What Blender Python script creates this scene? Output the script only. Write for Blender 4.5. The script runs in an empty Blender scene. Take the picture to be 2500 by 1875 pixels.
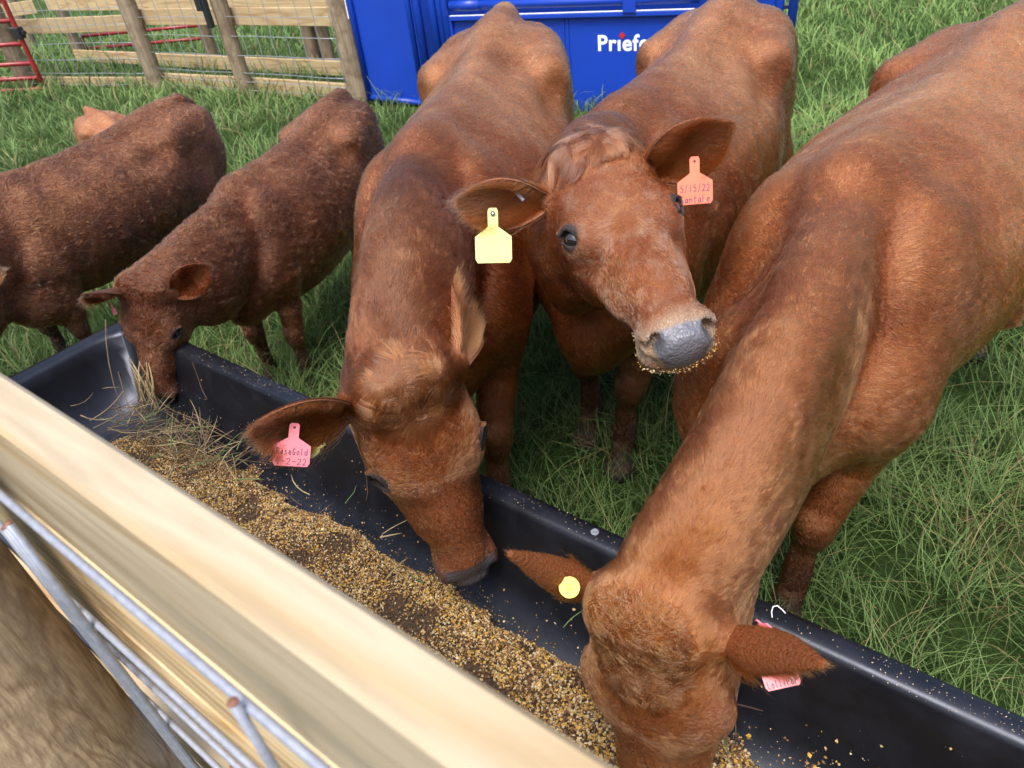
import bpy, bmesh, math, random
import numpy as np
from mathutils import Matrix, Vector

QUICK = False          # leaves out coats and grass for layout tests
np.random.seed(7); random.seed(7)
RNG = np.random.default_rng(11)
S = bpy.context.scene
COL = S.collection

# ------------------------------------------------------------------ camera
FPX, CXP, CYP = 1735.0, 1250.0, 937.5      # focal length and centre in pixels of the 2500 px frame
CAMH = 1.70
_d = np.array([1545. - CXP, -(3260. - CYP), -FPX]); _d /= np.linalg.norm(_d)
_up = -_d; _f = np.array([0, 0, -1.])
_y = _f - _up * (_f @ _up); _y /= np.linalg.norm(_y)
CR = np.array([np.cross(_y, _up), _y, _up])
CAM = np.array([0, 0, CAMH])
cam_data = bpy.data.cameras.new('camera'); cam = bpy.data.objects.new('camera', cam_data); COL.objects.link(cam)
M4 = Matrix.Identity(4)
for i in range(3):
    for j in range(3): M4[i][j] = float(CR[i][j])
M4.translation = Vector(CAM)
cam.matrix_world = M4
cam_data.sensor_width = 36.0; cam_data.lens = 36.0 * FPX / 2500.0
cam_data.clip_start = 0.02; cam_data.clip_end = 500
cam_data.dof.use_dof = True; cam_data.dof.focus_distance = 1.45; cam_data.dof.aperture_fstop = 8.0
S.camera = cam

# ------------------------------------------------------------------ daylight
W = bpy.data.worlds.new('World'); S.world = W; W.use_nodes = True
nt = W.node_tree; nt.nodes.clear()
sky = nt.nodes.new('ShaderNodeTexSky'); sky.sky_type = 'NISHITA'; sky.sun_disc = False
SUN_EL, SUN_AZ = math.radians(63), math.radians(200)       # azimuth from +Y towards +X
sky.sun_elevation = SUN_EL; sky.sun_rotation = SUN_AZ
sky.air_density = 1.0; sky.dust_density = 5.0; sky.ozone_density = 1.0
bg = nt.nodes.new('ShaderNodeBackground'); bg.inputs['Strength'].default_value = 0.15
wo = nt.nodes.new('ShaderNodeOutputWorld')
nt.links.new(sky.outputs[0], bg.inputs[0]); nt.links.new(bg.outputs[0], wo.inputs[0])
sd = bpy.data.lights.new('sun', 'SUN'); sd.energy = 1.8; sd.angle = math.radians(26); sd.color = (1.0, 0.96, 0.9)
so = bpy.data.objects.new('sun', sd); COL.objects.link(so)
_sv = Vector((math.sin(SUN_AZ) * math.cos(SUN_EL), math.cos(SUN_AZ) * math.cos(SUN_EL), math.sin(SUN_EL)))
so.rotation_euler = _sv.to_track_quat('Z', 'Y').to_euler()
S.view_settings.view_transform = 'Standard'; S.view_settings.look = 'None'
S.view_settings.exposure = 1.15; S.view_settings.gamma = 1.0
S.render.engine = 'CYCLES'
S.cycles.use_denoising = True; S.cycles.max_bounces = 6; S.cycles.diffuse_bounces = 3; S.cycles.glossy_bounces = 2
S.cycles.transparent_max_bounces = 6; S.cycles.sample_clamp_indirect = 4

# ------------------------------------------------------------------ helpers
def at(px, py, z):
    """world point at height z seen at pixel (px, py) of a 2212 px wide view of the place"""
    k = 2500 / 2212
    r = CR @ np.array([px * k - CXP, -(py * k - CYP), -FPX])
    return CAM + r * ((z - CAMH) / r[2])
def nrm(v): v = np.asarray(v, float); return v / np.linalg.norm(v)
FU = nrm([-0.76310467, 0.64627491, 0]); FV = np.array([0.64627491, 0.76310467, 0])   # along / away from the near fence
def uvz(u, v, z): return FU * u + FV * v + np.array([0, 0, z])

def tag(o, label=None, cat=None, group=None, kind=None):
    if label: o['label'] = label
    if cat: o['category'] = cat
    if group: o['group'] = group
    if kind: o['kind'] = kind
    return o
def empty(name, loc, label, cat, group=None):
    o = bpy.data.objects.new(name, None); COL.objects.link(o); o.location = Vector([float(c) for c in loc]); o.empty_display_size = .1
    return tag(o, label, cat, group)
def link(name, data, parent=None, mat=None):
    o = bpy.data.objects.new(name, data); COL.objects.link(o)
    if parent is not None:
        o.parent = parent; o.matrix_parent_inverse = Matrix.Translation(-parent.location)
    if mat is not None:
        for m in (mat if isinstance(mat, (list, tuple)) else [mat]): data.materials.append(m)
    return o
def mesh_np(name, V, Fc, parent=None, mat=None, smooth=True, col=None, mi=None):
    """V (n,3), Fc (m,k) all faces of equal size k"""
    V = np.ascontiguousarray(V, dtype=np.float32); Fc = np.ascontiguousarray(Fc, dtype=np.int32)
    me = bpy.data.meshes.new(name); n, (m, k) = len(V), Fc.shape
    me.vertices.add(n); me.vertices.foreach_set('co', V.ravel())
    me.loops.add(m * k); me.loops.foreach_set('vertex_index', Fc.ravel())
    me.polygons.add(m); me.polygons.foreach_set('loop_start', np.arange(0, m * k, k, dtype=np.int32))
    try: me.polygons.foreach_set('loop_total', np.full(m, k, dtype=np.int32))
    except Exception: pass
    me.polygons.foreach_set('use_smooth', np.full(m, smooth))
    if mi is not None: me.polygons.foreach_set('material_index', np.asarray(mi, dtype=np.int32))
    if col is not None:
        a = me.attributes.new('col', 'FLOAT_COLOR', 'POINT'); c4 = np.ones((n, 4), dtype=np.float32); c4[:, :3] = col
        a.data.foreach_set('color', c4.ravel())
    me.update(calc_edges=True); me.validate()
    return link(name, me, parent, mat)

class MB:
    """collects simple shapes into one mesh"""
    def __init__(s): s.v = []; s.f = []; s.m = []
    def add(s, vs, fs, m=0):
        b = len(s.v); s.v += [tuple(map(float, v)) for v in vs]; s.f += [tuple(b + i for i in f) for f in fs]; s.m += [m] * len(fs)
    def box(s, c, ax, ay, az, hx, hy, hz, m=0, bev=0.0):
        c = np.array(c, float); ax, ay, az = nrm(ax), nrm(ay), nrm(az)
        if bev <= 0:
            P = [c + ax * hx * i + ay * hy * j + az * hz * k for i in (-1, 1) for j in (-1, 1) for k in (-1, 1)]
            s.add(P, [(0, 1, 3, 2), (4, 6, 7, 5), (0, 4, 5, 1), (2, 3, 7, 6), (0, 2, 6, 4), (1, 5, 7, 3)], m); return
        # octagonal section along ax
        b = bev; sec = [(-hy + b, -hz), (hy - b, -hz), (hy, -hz + b), (hy, hz - b), (hy - b, hz), (-hy + b, hz), (-hy, hz - b), (-hy, -hz + b)]
        P = [c + ax * hx * i + ay * y + az * z for i in (-1, 1) for y, z in sec]
        F = [tuple(range(7, -1, -1)), tuple(range(8, 16))] + [(i, (i + 1) % 8, 8 + (i + 1) % 8, 8 + i) for i in range(8)]
        s.add(P, F, m)
    def tube(s, pts, r, n=8, m=0, cap=True, closed=False):
        pts = [np.array(p, float) for p in pts]; N = len(pts)
        rs = r if isinstance(r, (list, tuple, np.ndarray)) else [r] * N
        P = []; prev = None
        for i in range(N):
            a = pts[(i - 1) % N] if closed else pts[max(i - 1, 0)]; b = pts[(i + 1) % N] if closed else pts[min(i + 1, N - 1)]
            t = nrm(b - a)
            if prev is None: q = np.cross(t, [0, 0, 1.]); q = np.cross(t, [1., 0, 0]) if np.linalg.norm(q) < .1 else q
            else: q = prev - t * (prev @ t)
            q = nrm(q); prev = q; w = np.cross(t, q)
            for k in range(n):
                an = 2 * math.pi * k / n; P.append(pts[i] + (q * math.cos(an) + w * math.sin(an)) * rs[i])
        F = []
        for i in range(N if closed else N - 1):
            j = (i + 1) % N
            for k in range(n): F.append((i * n + k, i * n + (k + 1) % n, j * n + (k + 1) % n, j * n + k))
        if cap and not closed: F += [tuple(range(n - 1, -1, -1)), tuple((N - 1) * n + k for k in range(n))]
        s.add(P, F, m)
    def build(s, name, mats, parent=None, smooth=False):
        me = bpy.data.meshes.new(name); me.from_pydata(s.v, [], s.f); me.update()
        me.polygons.foreach_set('use_smooth', np.full(len(s.f), smooth)); me.polygons.foreach_set('material_index', np.array(s.m, dtype=np.int32))
        o = link(name, me, parent, mats)
        bm = bmesh.new(); bm.from_mesh(me); bmesh.ops.recalc_face_normals(bm, faces=bm.faces); bm.to_mesh(me); bm.free()
        return o

# ------------------------------------------------------------------ materials
def new_mat(name):
    m = bpy.data.materials.new(name); m.use_nodes = True; t = m.node_tree; t.nodes.clear()
    out = t.nodes.new('ShaderNodeOutputMaterial'); b = t.nodes.new('ShaderNodeBsdfPrincipled'); t.links.new(b.outputs[0], out.inputs[0])
    return m, t, b
def N(t, typ, **kw):
    n = t.nodes.new(typ)
    for k, v in kw.items():
        if k in n.inputs: n.inputs[k].default_value = v
        else: setattr(n, k, v)
    return n
def ramp(t, fac, stops):
    r = t.nodes.new('ShaderNodeValToRGB'); e = r.color_ramp.elements
    while len(e) < len(stops): e.new(.5)
    for q, (p, c) in zip(e, stops): q.position = p; q.color = (*c, 1)
    t.links.new(fac, r.inputs[0]); return r.outputs[0]
def plain(name, col, rough=.5, metal=0., noise=0., nscale=20., bump=0., bscale=60.):
    m, t, b = new_mat(name); b.inputs['Roughness'].default_value = rough; b.inputs['Metallic'].default_value = metal
    if noise > 0:
        tc = N(t, 'ShaderNodeTexCoord'); nz = N(t, 'ShaderNodeTexNoise', Scale=nscale, Detail=6.); t.links.new(tc.outputs['Object'], nz.inputs[0])
        c = ramp(t, nz.outputs[0], [(.3, tuple(x * (1 - noise) for x in col)), (.7, tuple(min(1, x * (1 + noise)) for x in col))]); t.links.new(c, b.inputs['Base Color'])
    else: b.inputs['Base Color'].default_value = (*col, 1)
    if bump > 0:
        tc = N(t, 'ShaderNodeTexCoord'); nz = N(t, 'ShaderNodeTexNoise', Scale=bscale, Detail=5.); t.links.new(tc.outputs['Object'], nz.inputs[0])
        bp = N(t, 'ShaderNodeBump', Strength=bump, Distance=.01); t.links.new(nz.outputs[0], bp.inputs['Height']); t.links.new(bp.outputs[0], b.inputs['Normal'])
    return m
def attr_mat(name, rough=.6, spec=.3, trans=0., sheen=0.):
    m, t, b = new_mat(name); a = N(t, 'ShaderNodeAttribute', attribute_name='col'); t.links.new(a.outputs['Color'], b.inputs['Base Color'])
    b.inputs['Roughness'].default_value = rough; b.inputs['Specular IOR Level'].default_value = spec
    if sheen: b.inputs['Sheen Weight'].default_value = sheen
    if trans:
        tr = N(t, 'ShaderNodeBsdfTranslucent'); t.links.new(a.outputs['Color'], tr.inputs[0]); mx = N(t, 'ShaderNodeMixShader'); mx.inputs[0].default_value = trans
        out = [n for n in t.nodes if n.type == 'OUTPUT_MATERIAL'][0]; t.links.new(b.outputs[0], mx.inputs[1]); t.links.new(tr.outputs[0], mx.inputs[2]); t.links.new(mx.outputs[0], out.inputs[0])
    return m
# ------------------------------------------------------------------ smooth implicit bodies
def smooth_noise(P, freq, seed, n=18):
    r = np.random.default_rng(seed); out = np.zeros(len(P))
    for i in range(n):
        d = r.normal(size=3); d /= np.linalg.norm(d)
        out += np.sin((P @ d) * freq * r.uniform(.6, 1.6) * 2 * math.pi + r.uniform(0, 6.28))
    return out / math.sqrt(n / 2.)
class Blob:
    """list of ellipsoids and round cones merged by smooth union into one skin"""
    def __init__(s): s.p = []
    def el(s, c, r, ax=None, k=.04, sub=False):
        A = np.eye(3) if ax is None else np.array([nrm(a) for a in ax])
        s.p.append(('e', np.array(c, float), np.array(r, float), A, k, sub))
    def rc(s, a, b, ra, rb, k=.04, sub=False):
        s.p.append(('c', np.array(a, float), np.array(b, float), (ra, rb), k, sub))
    def chain(s, pts, rs, k=.04):
        s.p.append(('p', np.array(pts, float), list(rs), k, False))
    @staticmethod
    def dist(p, X, Y, Z):
        if p[0] == 'e':
            c, r, A = p[1], p[2], p[3]; x, y, z = X - c[0], Y - c[1], Z - c[2]
            q = [(A[i][0] * x + A[i][1] * y + A[i][2] * z) / r[i] for i in range(3)]
            k0 = np.sqrt(q[0]**2 + q[1]**2 + q[2]**2) + 1e-9
            k1 = np.sqrt((q[0] / r[0])**2 + (q[1] / r[1])**2 + (q[2] / r[2])**2) + 1e-9
            return k0 * (k0 - 1) / k1
        if p[0] == 'p':
            o = None
            for i in range(len(p[1]) - 1):
                q = Blob.dist(('c', p[1][i], p[1][i + 1], (p[2][i], p[2][i + 1])), X, Y, Z)
                o = q if o is None else np.minimum(o, q)
            return o
        a, b, (ra, rb) = p[1], p[2], p[3]; d = b - a; L = d @ d + 1e-12
        x, y, z = X - a[0], Y - a[1], Z - a[2]
        h = np.clip((x * d[0] + y * d[1] + z * d[2]) / L, 0, 1)
        return np.sqrt((x - h * d[0])**2 + (y - h * d[1])**2 + (z - h * d[2])**2) - (ra + (rb - ra) * h)
    @staticmethod
    def comb(f, d, k, sub):
        if sub:
            return -Blob.comb(-f, d, k, False)
        h = np.clip(.5 + .5 * (f - d) / k, 0, 1); return f * (1 - h) + d * h - k * h * (1 - h)
    @staticmethod
    def bbox(p):
        m = p[-2] + .02
        if p[0] == 'e':
            e = np.abs(p[3].T) @ p[2]; return p[1] - e - m, p[1] + e + m
        if p[0] == 'p': r = max(p[2]) + m; return p[1].min(0) - r, p[1].max(0) + r
        r = max(p[3]) + m; return np.minimum(p[1], p[2]) - r, np.maximum(p[1], p[2]) + r
    def eval(s, P):
        f = np.full(len(P), 1.0)
        for p in s.p:
            lo, hi = s.bbox(p); i = np.nonzero(((P > lo) & (P < hi)).all(1))[0]
            if len(i): f[i] = s.comb(f[i], s.dist(p, P[i, 0], P[i, 1], P[i, 2]), p[-2], p[-1])
        return f
    def grad(s, P, e=.003):
        g = np.zeros_like(P)
        for v in ((1, -1, -1), (-1, -1, 1), (-1, 1, -1), (1, 1, 1)):
            v = np.array(v, float); g += v * s.eval(P + v * e)[:, None]
        return g / (4 * e)
    def surface(s, fine_c=None, fine_r=.3, hf=.0065, hc=.014):
        los, his = zip(*[s.bbox(p) for p in s.p if not p[-1]]); lo = np.min(los, 0); hi = np.max(his, 0)
        axs = []
        for i in range(3):
            g = [lo[i]]
            while g[-1] < hi[i]:
                d = 1e9 if fine_c is None else max(0, abs(g[-1] - fine_c[i]) - fine_r)
                g.append(g[-1] + min(hc, hf + d * .12))
            axs.append(np.array(g))
        X, Y, Z = axs; f = np.full((len(X), len(Y), len(Z)), 1.0, dtype=np.float64)
        for p in s.p:
            l, h = s.bbox(p)
            sl = [slice(max(0, np.searchsorted(a, l[i]) - 1), np.searchsorted(a, h[i]) + 1) for i, a in enumerate(axs)]
            if any(q.stop <= q.start for q in sl): continue
            sub = f[sl[0], sl[1], sl[2]]
            sub[...] = s.comb(sub, s.dist(p, X[sl[0]][:, None, None], Y[sl[1]][None, :, None], Z[sl[2]][None, None, :]), p[-2], p[-1])
        ins = f < 0
        cnt = sum(ins[i:i - 1 or None, j:j - 1 or None, k:k - 1 or None].astype(np.int8) for i in (0, 1) for j in (0, 1) for k in (0, 1))
        act = (cnt > 0) & (cnt < 8); idx = np.full(act.shape, -1, dtype=np.int64); ci = np.argwhere(act); idx[act] = np.arange(len(ci))
        acc = np.zeros((len(ci), 3)); num = np.zeros(len(ci))
        cor = [(i, j, k) for i in (0, 1) for j in (0, 1) for k in (0, 1)]
        for a in cor:
            for ax in range(3):
                if a[ax]: continue
                b = list(a); b[ax] = 1
                ia = ci + a; ib = ci + b
                fa = f[ia[:, 0], ia[:, 1], ia[:, 2]]; fb = f[ib[:, 0], ib[:, 1], ib[:, 2]]
                m = (fa < 0) != (fb < 0); t = np.where(m, fa / np.where(m, fa - fb, 1), 0)
                pa = np.stack([axs[q][ia[:, q]] for q in range(3)], 1); pb = np.stack([axs[q][ib[:, q]] for q in range(3)], 1)
                acc += np.where(m[:, None], pa + (pb - pa) * t[:, None], 0); num += m
        V = acc / num[:, None]
        Q = []
        for ax in range(3):
            o = [(1, 2), (2, 0), (0, 1)][ax]
            sa = [slice(1, -1)] * 3; sb = [slice(1, -1)] * 3; sa[ax] = slice(0, -1); sb[ax] = slice(1, None)
            A = ins[tuple(sa)]; B = ins[tuple(sb)]; e = np.argwhere(A != B); s_in = A[A != B]
            c = e.copy(); off = np.array([1, 1, 1]); off[ax] = 0; c = e + off          # grid index of edge start
            def cell(d1, d2):
                q = c.copy(); q[:, o[0]] -= d1; q[:, o[1]] -= d2; return idx[q[:, 0], q[:, 1], q[:, 2]]
            q = np.stack([cell(0, 0), cell(1, 0), cell(1, 1), cell(0, 1)], 1)
            q = np.where(s_in[:, None], q, q[:, ::-1]); Q.append(q)
        Q = np.concatenate(Q); Q = Q[(Q >= 0).all(1)]
        for _ in range(2):
            g = s.grad(V); n2 = np.maximum((g**2).sum(1), .25); V = V - np.clip(s.eval(V) / n2, -.01, .01)[:, None] * g
        g = s.grad(V); Nn = g / (np.linalg.norm(g, axis=1)[:, None] + 1e-9)
        return V, Q, Nn

def frame_head(pos, f, l, s, wide=1.):
    f = nrm(f); l = np.array(l, float); l = nrm(l - f * (f @ l)); t = np.cross(f, l)
    A = np.array([f, l, t]); pos = np.array(pos, float)
    wv = np.array([1., wide, 1.])
    return dict(o=pos, A=A, s=s, w=lambda p: pos + (np.array(p, float) * wv * s) @ A, loc=lambda P: ((P - pos) @ A.T) / (s * wv))

def head_prims(b, H, closed=False):
    w, A, s = H['w'], H['A'], H['s']
    def el(c, r, k=.03, ax=None, sub=False):
        ax_ = A if ax is None else np.array(ax) @ A
        b.el(w(c), np.array(r) * s * (np.array([1, H['w']((0, 1, 0)) @ A[1] / s - H['o'] @ A[1] / s, 1]) if ax is None else 1), ax_, k * s, sub)
    def rc(a, c, ra, rb, k=.03, sub=False): b.rc(w(a), w(c), ra * s, rb * s, k * s, sub)
    el((.09, 0, -.085), (.105, .09, .082), .04)
    el((.12, 0, -.052), (.155, .092, .05), .03)
    rc((.018, -.045, -.032), (.018, .045, -.032), .042, .042, .04)
    for y in (-1, 1):
        el((.172, y * .070, -.060), (.052, .034, .036), .035)
        el((.135, y * .058, -.135), (.115, .050, .085), .04)
        el((.075, y * .058, -.185), (.06, .026, .055), .04)
        rc((.06, y * .045, -.2), (.34, y * .018, -.138), .035, .028, .05)
        rc((.03, y * .06, -.06), (.035, y * .095, -.065), .034, .024, .03)      # ear roots
        rc((.21, y * .07, -.115), (.33, y * .043, -.105), .028, .024, .03)    # cheek ridge
    rc((.15, 0, -.09), (.30, 0, -.083), .076, .054, .04); rc((.30, 0, -.083), (.41, 0, -.082), .054, .047, .04)
    el((.32, 0, -.055), (.10, .034, .022), .04)
    el((.42, 0, -.088), (.048, .058, .044), .03); el((.436, 0, -.112), (.034, .062, .030), .02)
    for y in (-1, 1): el((.438, y * .041, -.064), (.026, .020, .022), .018)
    el((.462, 0, -.075), (.016, .04, .034), .015)
    el((.395, 0, -.146), (.05, .046, .028), .018)
    for y in (-1, 1):
        el((.456, y * .044, -.058), (.024, .0095, .017), .008, [(1, 0, 0), (0, .85, y * .5), (0, -y * .5, .85)], True); el((.450, y * .055, -.068), (.018, .009, .007), .006, None, True)
        rc((.478, y * .02, -.118), (.40, y * .062, -.118), .003, .003, .01, True)
        rc((.40, y * .062, -.118), (.345, y * .058, -.112), .003, .002, .01, True)
        # eye opening with an upper and a lower lid; (c) eye centre, facing out and forward
        c = np.array((.174, y * .085, -.059)); o = nrm((.30, y * .66, .68)); fq = np.array((1., y * -.9, -.05)); fx = nrm(fq - o * (fq @ o)); uv = np.cross(fx, o) * (1 if y < 0 else -1)
        if uv[2] < 0: uv = -uv
        if closed:
            el(c + o * .004, (.044, .034, .030), .016, (fx, uv, o)); b.chain([w(c + o * .024 + fx * q - uv * (.008 - 6 * q * q)) for q in np.linspace(-.024, .026, 7)], [.0022 * s] * 7, .004 * s); continue
        el(c + o * .021, (.0255, .0155, .016), .007, (fx, uv, o), True)
        U = [c + o * .0200 - fx * .026 + uv * .001, c + o * .0270 - fx * .012 + uv * .021, c + o * .0270 + fx * .008 + uv * .020, c + o * .0190 + fx * .029 - uv * .004]
        D_ = [c + o * .0200 - fx * .026 + uv * .001, c + o * .0225 - fx * .008 - uv * .021, c + o * .0215 + fx * .010 - uv * .020, c + o * .0180 + fx * .029 - uv * .004]
        b.chain([w(q) for q in bez(U, 8)], [.0040 * s] * 8, .006 * s); b.chain([w(q) for q in bez(D_, 8)], [.0030 * s] * 8, .006 * s)

def bez(p, n):
    p = [np.array(q, float) for q in p]; out = []
    for i in range(n):
        t = i / (n - 1); q = p
        while len(q) > 1: q = [a + (c - a) * t for a, c in zip(q[:-1], q[1:])]
        out.append(q[0])
    return out

def build_cow(spec):
    """returns skin (V, Q, N), head frame and body frame"""
    wi = np.array(spec['withers'], float); ta = np.array(spec['tail'], float)
    fw = nrm([*(wi - ta)[:2], 0]); lf = np.array([-fw[1], fw[0], 0]); up = np.array([0, 0, 1.])
    h = wi[2] / 1.2; lx = np.linalg.norm((wi - ta)[:2]) / 1.18; wd = spec.get('width', 1.) * h
    hz = ta[2] / wi[2]
    base = np.array([wi[0], wi[1], 0])
    def w(x, y, z):
        zz = z * h
        if x < -.5: zz *= 1 + (hz - 1) * min(1, (-x - .5) / .5)
        return base + fw * x * (lx if x < 0 else h) + lf * y * wd + up * zz
    b = Blob(); A = np.array([fw, lf, up])
    def el(c, r, k=.05, ax=A, sub=False): b.el(w(*c), np.array(r) * [lx if c[0] < -.2 else h, wd, h], ax, k * h, sub)
    def rc(a, c, ra, rb, k=.05): b.rc(w(*a), w(*c), ra * h, rb * h, k * h)
    # trunk
    bel = spec.get('belly', 1.)
    bz = spec.get('belly_z', 1.); up_ = .345 * (1 - bz)
    el((-.50, 0, .80 + up_), (.52, .285 * bel, .345 * bz)); el((-.70, 0, .80 + up_), (.36, .275 * bel, .33 * bz), .08)
    el((-.12, 0, .84 + up_ * .6), (.34, .205, .32 * (bz * .6 + .4)), .10); el((-.28, 0, .80 + up_), (.38, .245 * bel, .34 * bz), .10)
    el((-.93, 0, .93), (.30, .215, .23), .10); el((-.98, 0, 1.03), (.24, .19, .13), .08); el((.07, 0, .74), (.20, .155, .22), .09)
    el((.20, 0, .66), (.10, .085, .13), .08)
    # spine
    sp = [w(0, 0, 1.14), w(-.3, 0, 1.12), w(-.6, 0, 1.10), w(-.9, 0, 1.19), w(-1.17, 0, 1.155)]
    b.chain(bez(sp, 12), [.04 * h] * 12, .09 * h)
    el((-.02, 0, 1.12), (.14, .06, .075), .07)
    for y in (-1, 1):
        el((-.03, y * .112, .90), (.14, .078, .22), .08)
        el((.05, y * .142, .76), (.125, .072, .14), .07)
        el((-.84, y * .205, 1.05), (.08, .045, .05), .075)                       # hook bones
        el((-1.18, y * .105, 1.03), (.06, .045, .06), .06)                         # pins
        el((-1.02, y * .15, .86), (.20, .10, .26), .08)                            # thigh
        rc((-.82, y * .18, 1.03), (-1.16, y * .105, 1.05), .05, .05, .09)
        el((-.88, y * .19, .70), (.13, .085, .15), .07)
        el((-.67, y * .27, 1.05), (.11, .06, .06), .07, A, True)                  # flank hollow
        for q in range(5): rc((-.25 - q * .085, y * .225, .96), (-.30 - q * .085, y * .268 * bel, .74), .010, .012, .045)
    # tail
    b.chain([w(-1.15, 0, 1.16), w(-1.235, 0, 1.12), w(-1.265, 0, .98), w(-1.27, .02, .7), w(-1.265, .03, .45)], [.035 * h, .03 * h, .022 * h, .014 * h, .01 * h], .03 * h)
    # legs
    FL = spec.get('fore', {}); HL = spec.get('hind', {})
    for y, key in ((1, 'L'), (-1, 'R')):
        dx, dy = FL.get(key, (0, 0))
        c = [(.04, y * .14, .72), (.03 + dx * .4, y * .135 + dy * .4, .56), (.05 + dx * .75, y * .125 + dy * .75, .37), (.045 + dx * .9, y * .12 + dy * .9, .27), (.045 + dx, y * .12 + dy, .13), (.075 + dx, y * .12 + dy, .075)]
        b.chain([w(*p) for p in c], [.088 * h, .062 * h, .047 * h, .031 * h, .037 * h, .034 * h], .035 * h)
        rc((.065 + dx * .75, y * .125 + dy * .75, .385), (.06 + dx * .75, y * .125 + dy * .75, .345), .038, .038, .03)
        hw = w(.095 + dx, y * .12 + dy, .035); b.el(hw, np.array([.062, .052, .04]) * h, A, .02 * h)
        dx, dy = HL.get(key, (0, 0))
        c = [(-.92, y * .17, .68), (-1.02 + dx * .4, y * .165, .58), (-1.16 + dx, y * .145 + dy, .46), (-1.145 + dx, y * .14 + dy, .30), (-1.12 + dx, y * .14 + dy, .13), (-1.09 + dx, y * .14 + dy, .075)]
        b.chain([w(*p) for p in c], [.12 * h, .085 * h, .045 * h, .033 * h, .038 * h, .034 * h], .04 * h)
        hw = w(-1.07 + dx, y * .14 + dy, .035); b.el(hw, np.array([.062, .05, .04]) * h, A, .02 * h)
    # head and neck
    H = frame_head(*spec['head']); s = H['s']
    c0, c1 = w(.0, 0, 1.10), H['w']((.0, 0, -.06)); t0, t1 = w(.12, 0, .80), H['w']((.045, 0, -.175))
    cm = spec.get('crest'); tm = spec.get('throat')
    cm = [np.array(q, float) for q in cm] if cm else []; tm = [np.array(q, float) for q in tm] if tm else []
    n = 14; cr = bez([c0] + cm + [c1], n); th = bez([t0] + tm + [t1], n)
    nw = spec.get('neckw', (.13, .085))
    for i in range(n):
        t = i / (n - 1); ce = (cr[i] + th[i]) / 2; v = cr[i] - th[i]; vr = np.linalg.norm(v) / 2
        tg = (cr[min(i + 1, n - 1)] + th[min(i + 1, n - 1)]) - (cr[max(i - 1, 0)] + th[max(i - 1, 0)]); tg = tg - v * (tg @ v) / (v @ v)
        la = np.cross(nrm(v), nrm(tg)); step = np.linalg.norm((cr[-1] + th[-1] - cr[0] - th[0]) / 2) / (n - 1)
        lat = (nw[0] * (1 - t) + nw[1] * t) * h
        b.el(ce, (max(step * 2.4, .05), lat, vr + .02 * h), (nrm(tg), la, nrm(v)), .05 * h)
    b.chain(cr[:-1], [.045 * h - .0012 * h * i for i in range(n - 1)], .06 * h)
    # dewlap
    if spec.get('dewlap', 1):
        b.chain([th[i] + (-up * .03 * h) for i in range(0, n - 4)] , [.055 * h - .0042 * h * i for i in range(n - 4)], .06 * h)
    for c_, r_, k_ in spec.get('extra', []): b.el(c_, r_, A, k_)
    head_prims(b, H, spec.get('closed'))
    fc = H['w']((.22, 0, -.08))
    V, Q, Nn = b.surface(fc, .30 * s, .0052 if s > .9 else .005, .015)
    return b, V, Q, Nn, H, dict(w=w, fw=fw, lf=lf, up=up, h=h, base=base, lx=lx, cr=cr, th=th)
# ------------------------------------------------------------------ the herd: where each animal stands and how it holds its head
HERD = {}
HERD['gold'] = dict(withers=(-.15, 1.70, 1.20), tail=(.155, 3.03, 1.255), width=1.02, belly=1.0, neckw=(.125, .07),
    head=((-.19, 1.045, .968), (.145, -.21, -.966), (.94, .335, .074), 1.1),
    crest=[(-.185, 1.42, 1.19), (-.205, 1.16, 1.08)], throat=[(-.17, 1.33, .80), (-.19, 1.22, .80)], fore=dict(L=(.08, -.02), R=(0, 0)))
HERD['alert'] = dict(withers=(.34, 1.78, 1.19), tail=(1.0, 2.84, 1.25), width=1.0, neckw=(.13, .09),
    head=((.20, 1.308, 1.254), (.145, -.95, -.27), (.985, .13, .125), .975, 1.03),
    crest=[(.27, 1.56, 1.20), (.20, 1.40, 1.235)], throat=[(.12, 1.40, .90), (.13, 1.26, .95)], fore=dict(L=(-.02, -.1), R=(-.12, -.02)))
HERD['near'] = dict(fore=dict(L=(.05, -.05)), withers=(.665, 1.235, 1.20), tail=(1.72, 2.30, 1.195), width=1.12, neckw=(.09, .066), belly=1.0,
    head=((.125, .558, .875), (-.05, -.26, -.965), (.81, -.575, .10), 1.02, .93),
    crest=[(.50, .92, 1.16), (.285, .675, 1.02)], throat=[(.47, .94, .78), (.29, .74, .74)], belly_z=.85,
    extra=[(at(1600, 850, .82), (.14, .12, .15), .12)])
HERD['calf'] = dict(withers=(-.90, 2.50, .885), tail=(-.60, 3.42, .935), width=.98, neckw=(.11, .08),
    head=((-1.075, 1.965, .785), (-.19, -.23, -.95), (.95, -.15, -.18), .87),
    crest=[(-.95, 2.25, .84), (-1.0, 2.03, .83)], throat=[(-.93, 2.15, .56), (-.95, 2.03, .55)])
HERD['edge'] = dict(withers=(-1.88, 2.80, .90), tail=(-1.46, 3.80, .92), width=1.05, belly=1.08,
    head=((-1.97, 2.22, .68), (-.35, -.3, -.88), (.85, -.45, -.25), .74),
    crest=[(-1.98, 2.45, .86), (-2.05, 2.24, .72)], throat=[(-1.96, 2.45, .40), (-2.0, 2.28, .40)],
    extra=[(at(95, 655, .42), (.12, .08, .09), .08)])
HERD['hidden'] = dict(withers=(-1.98, 4.42, .60), tail=(-2.46, 4.86, .70), width=1.3,
    head=((-1.65, 4.2, .42), (.5, -.4, -.75), (.5, .85, 0), .55),
    crest=[(-1.8, 4.32, .56), (-1.7, 4.24, .5)], throat=[(-1.8, 4.3, .38), (-1.7, 4.22, .36)])
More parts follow.
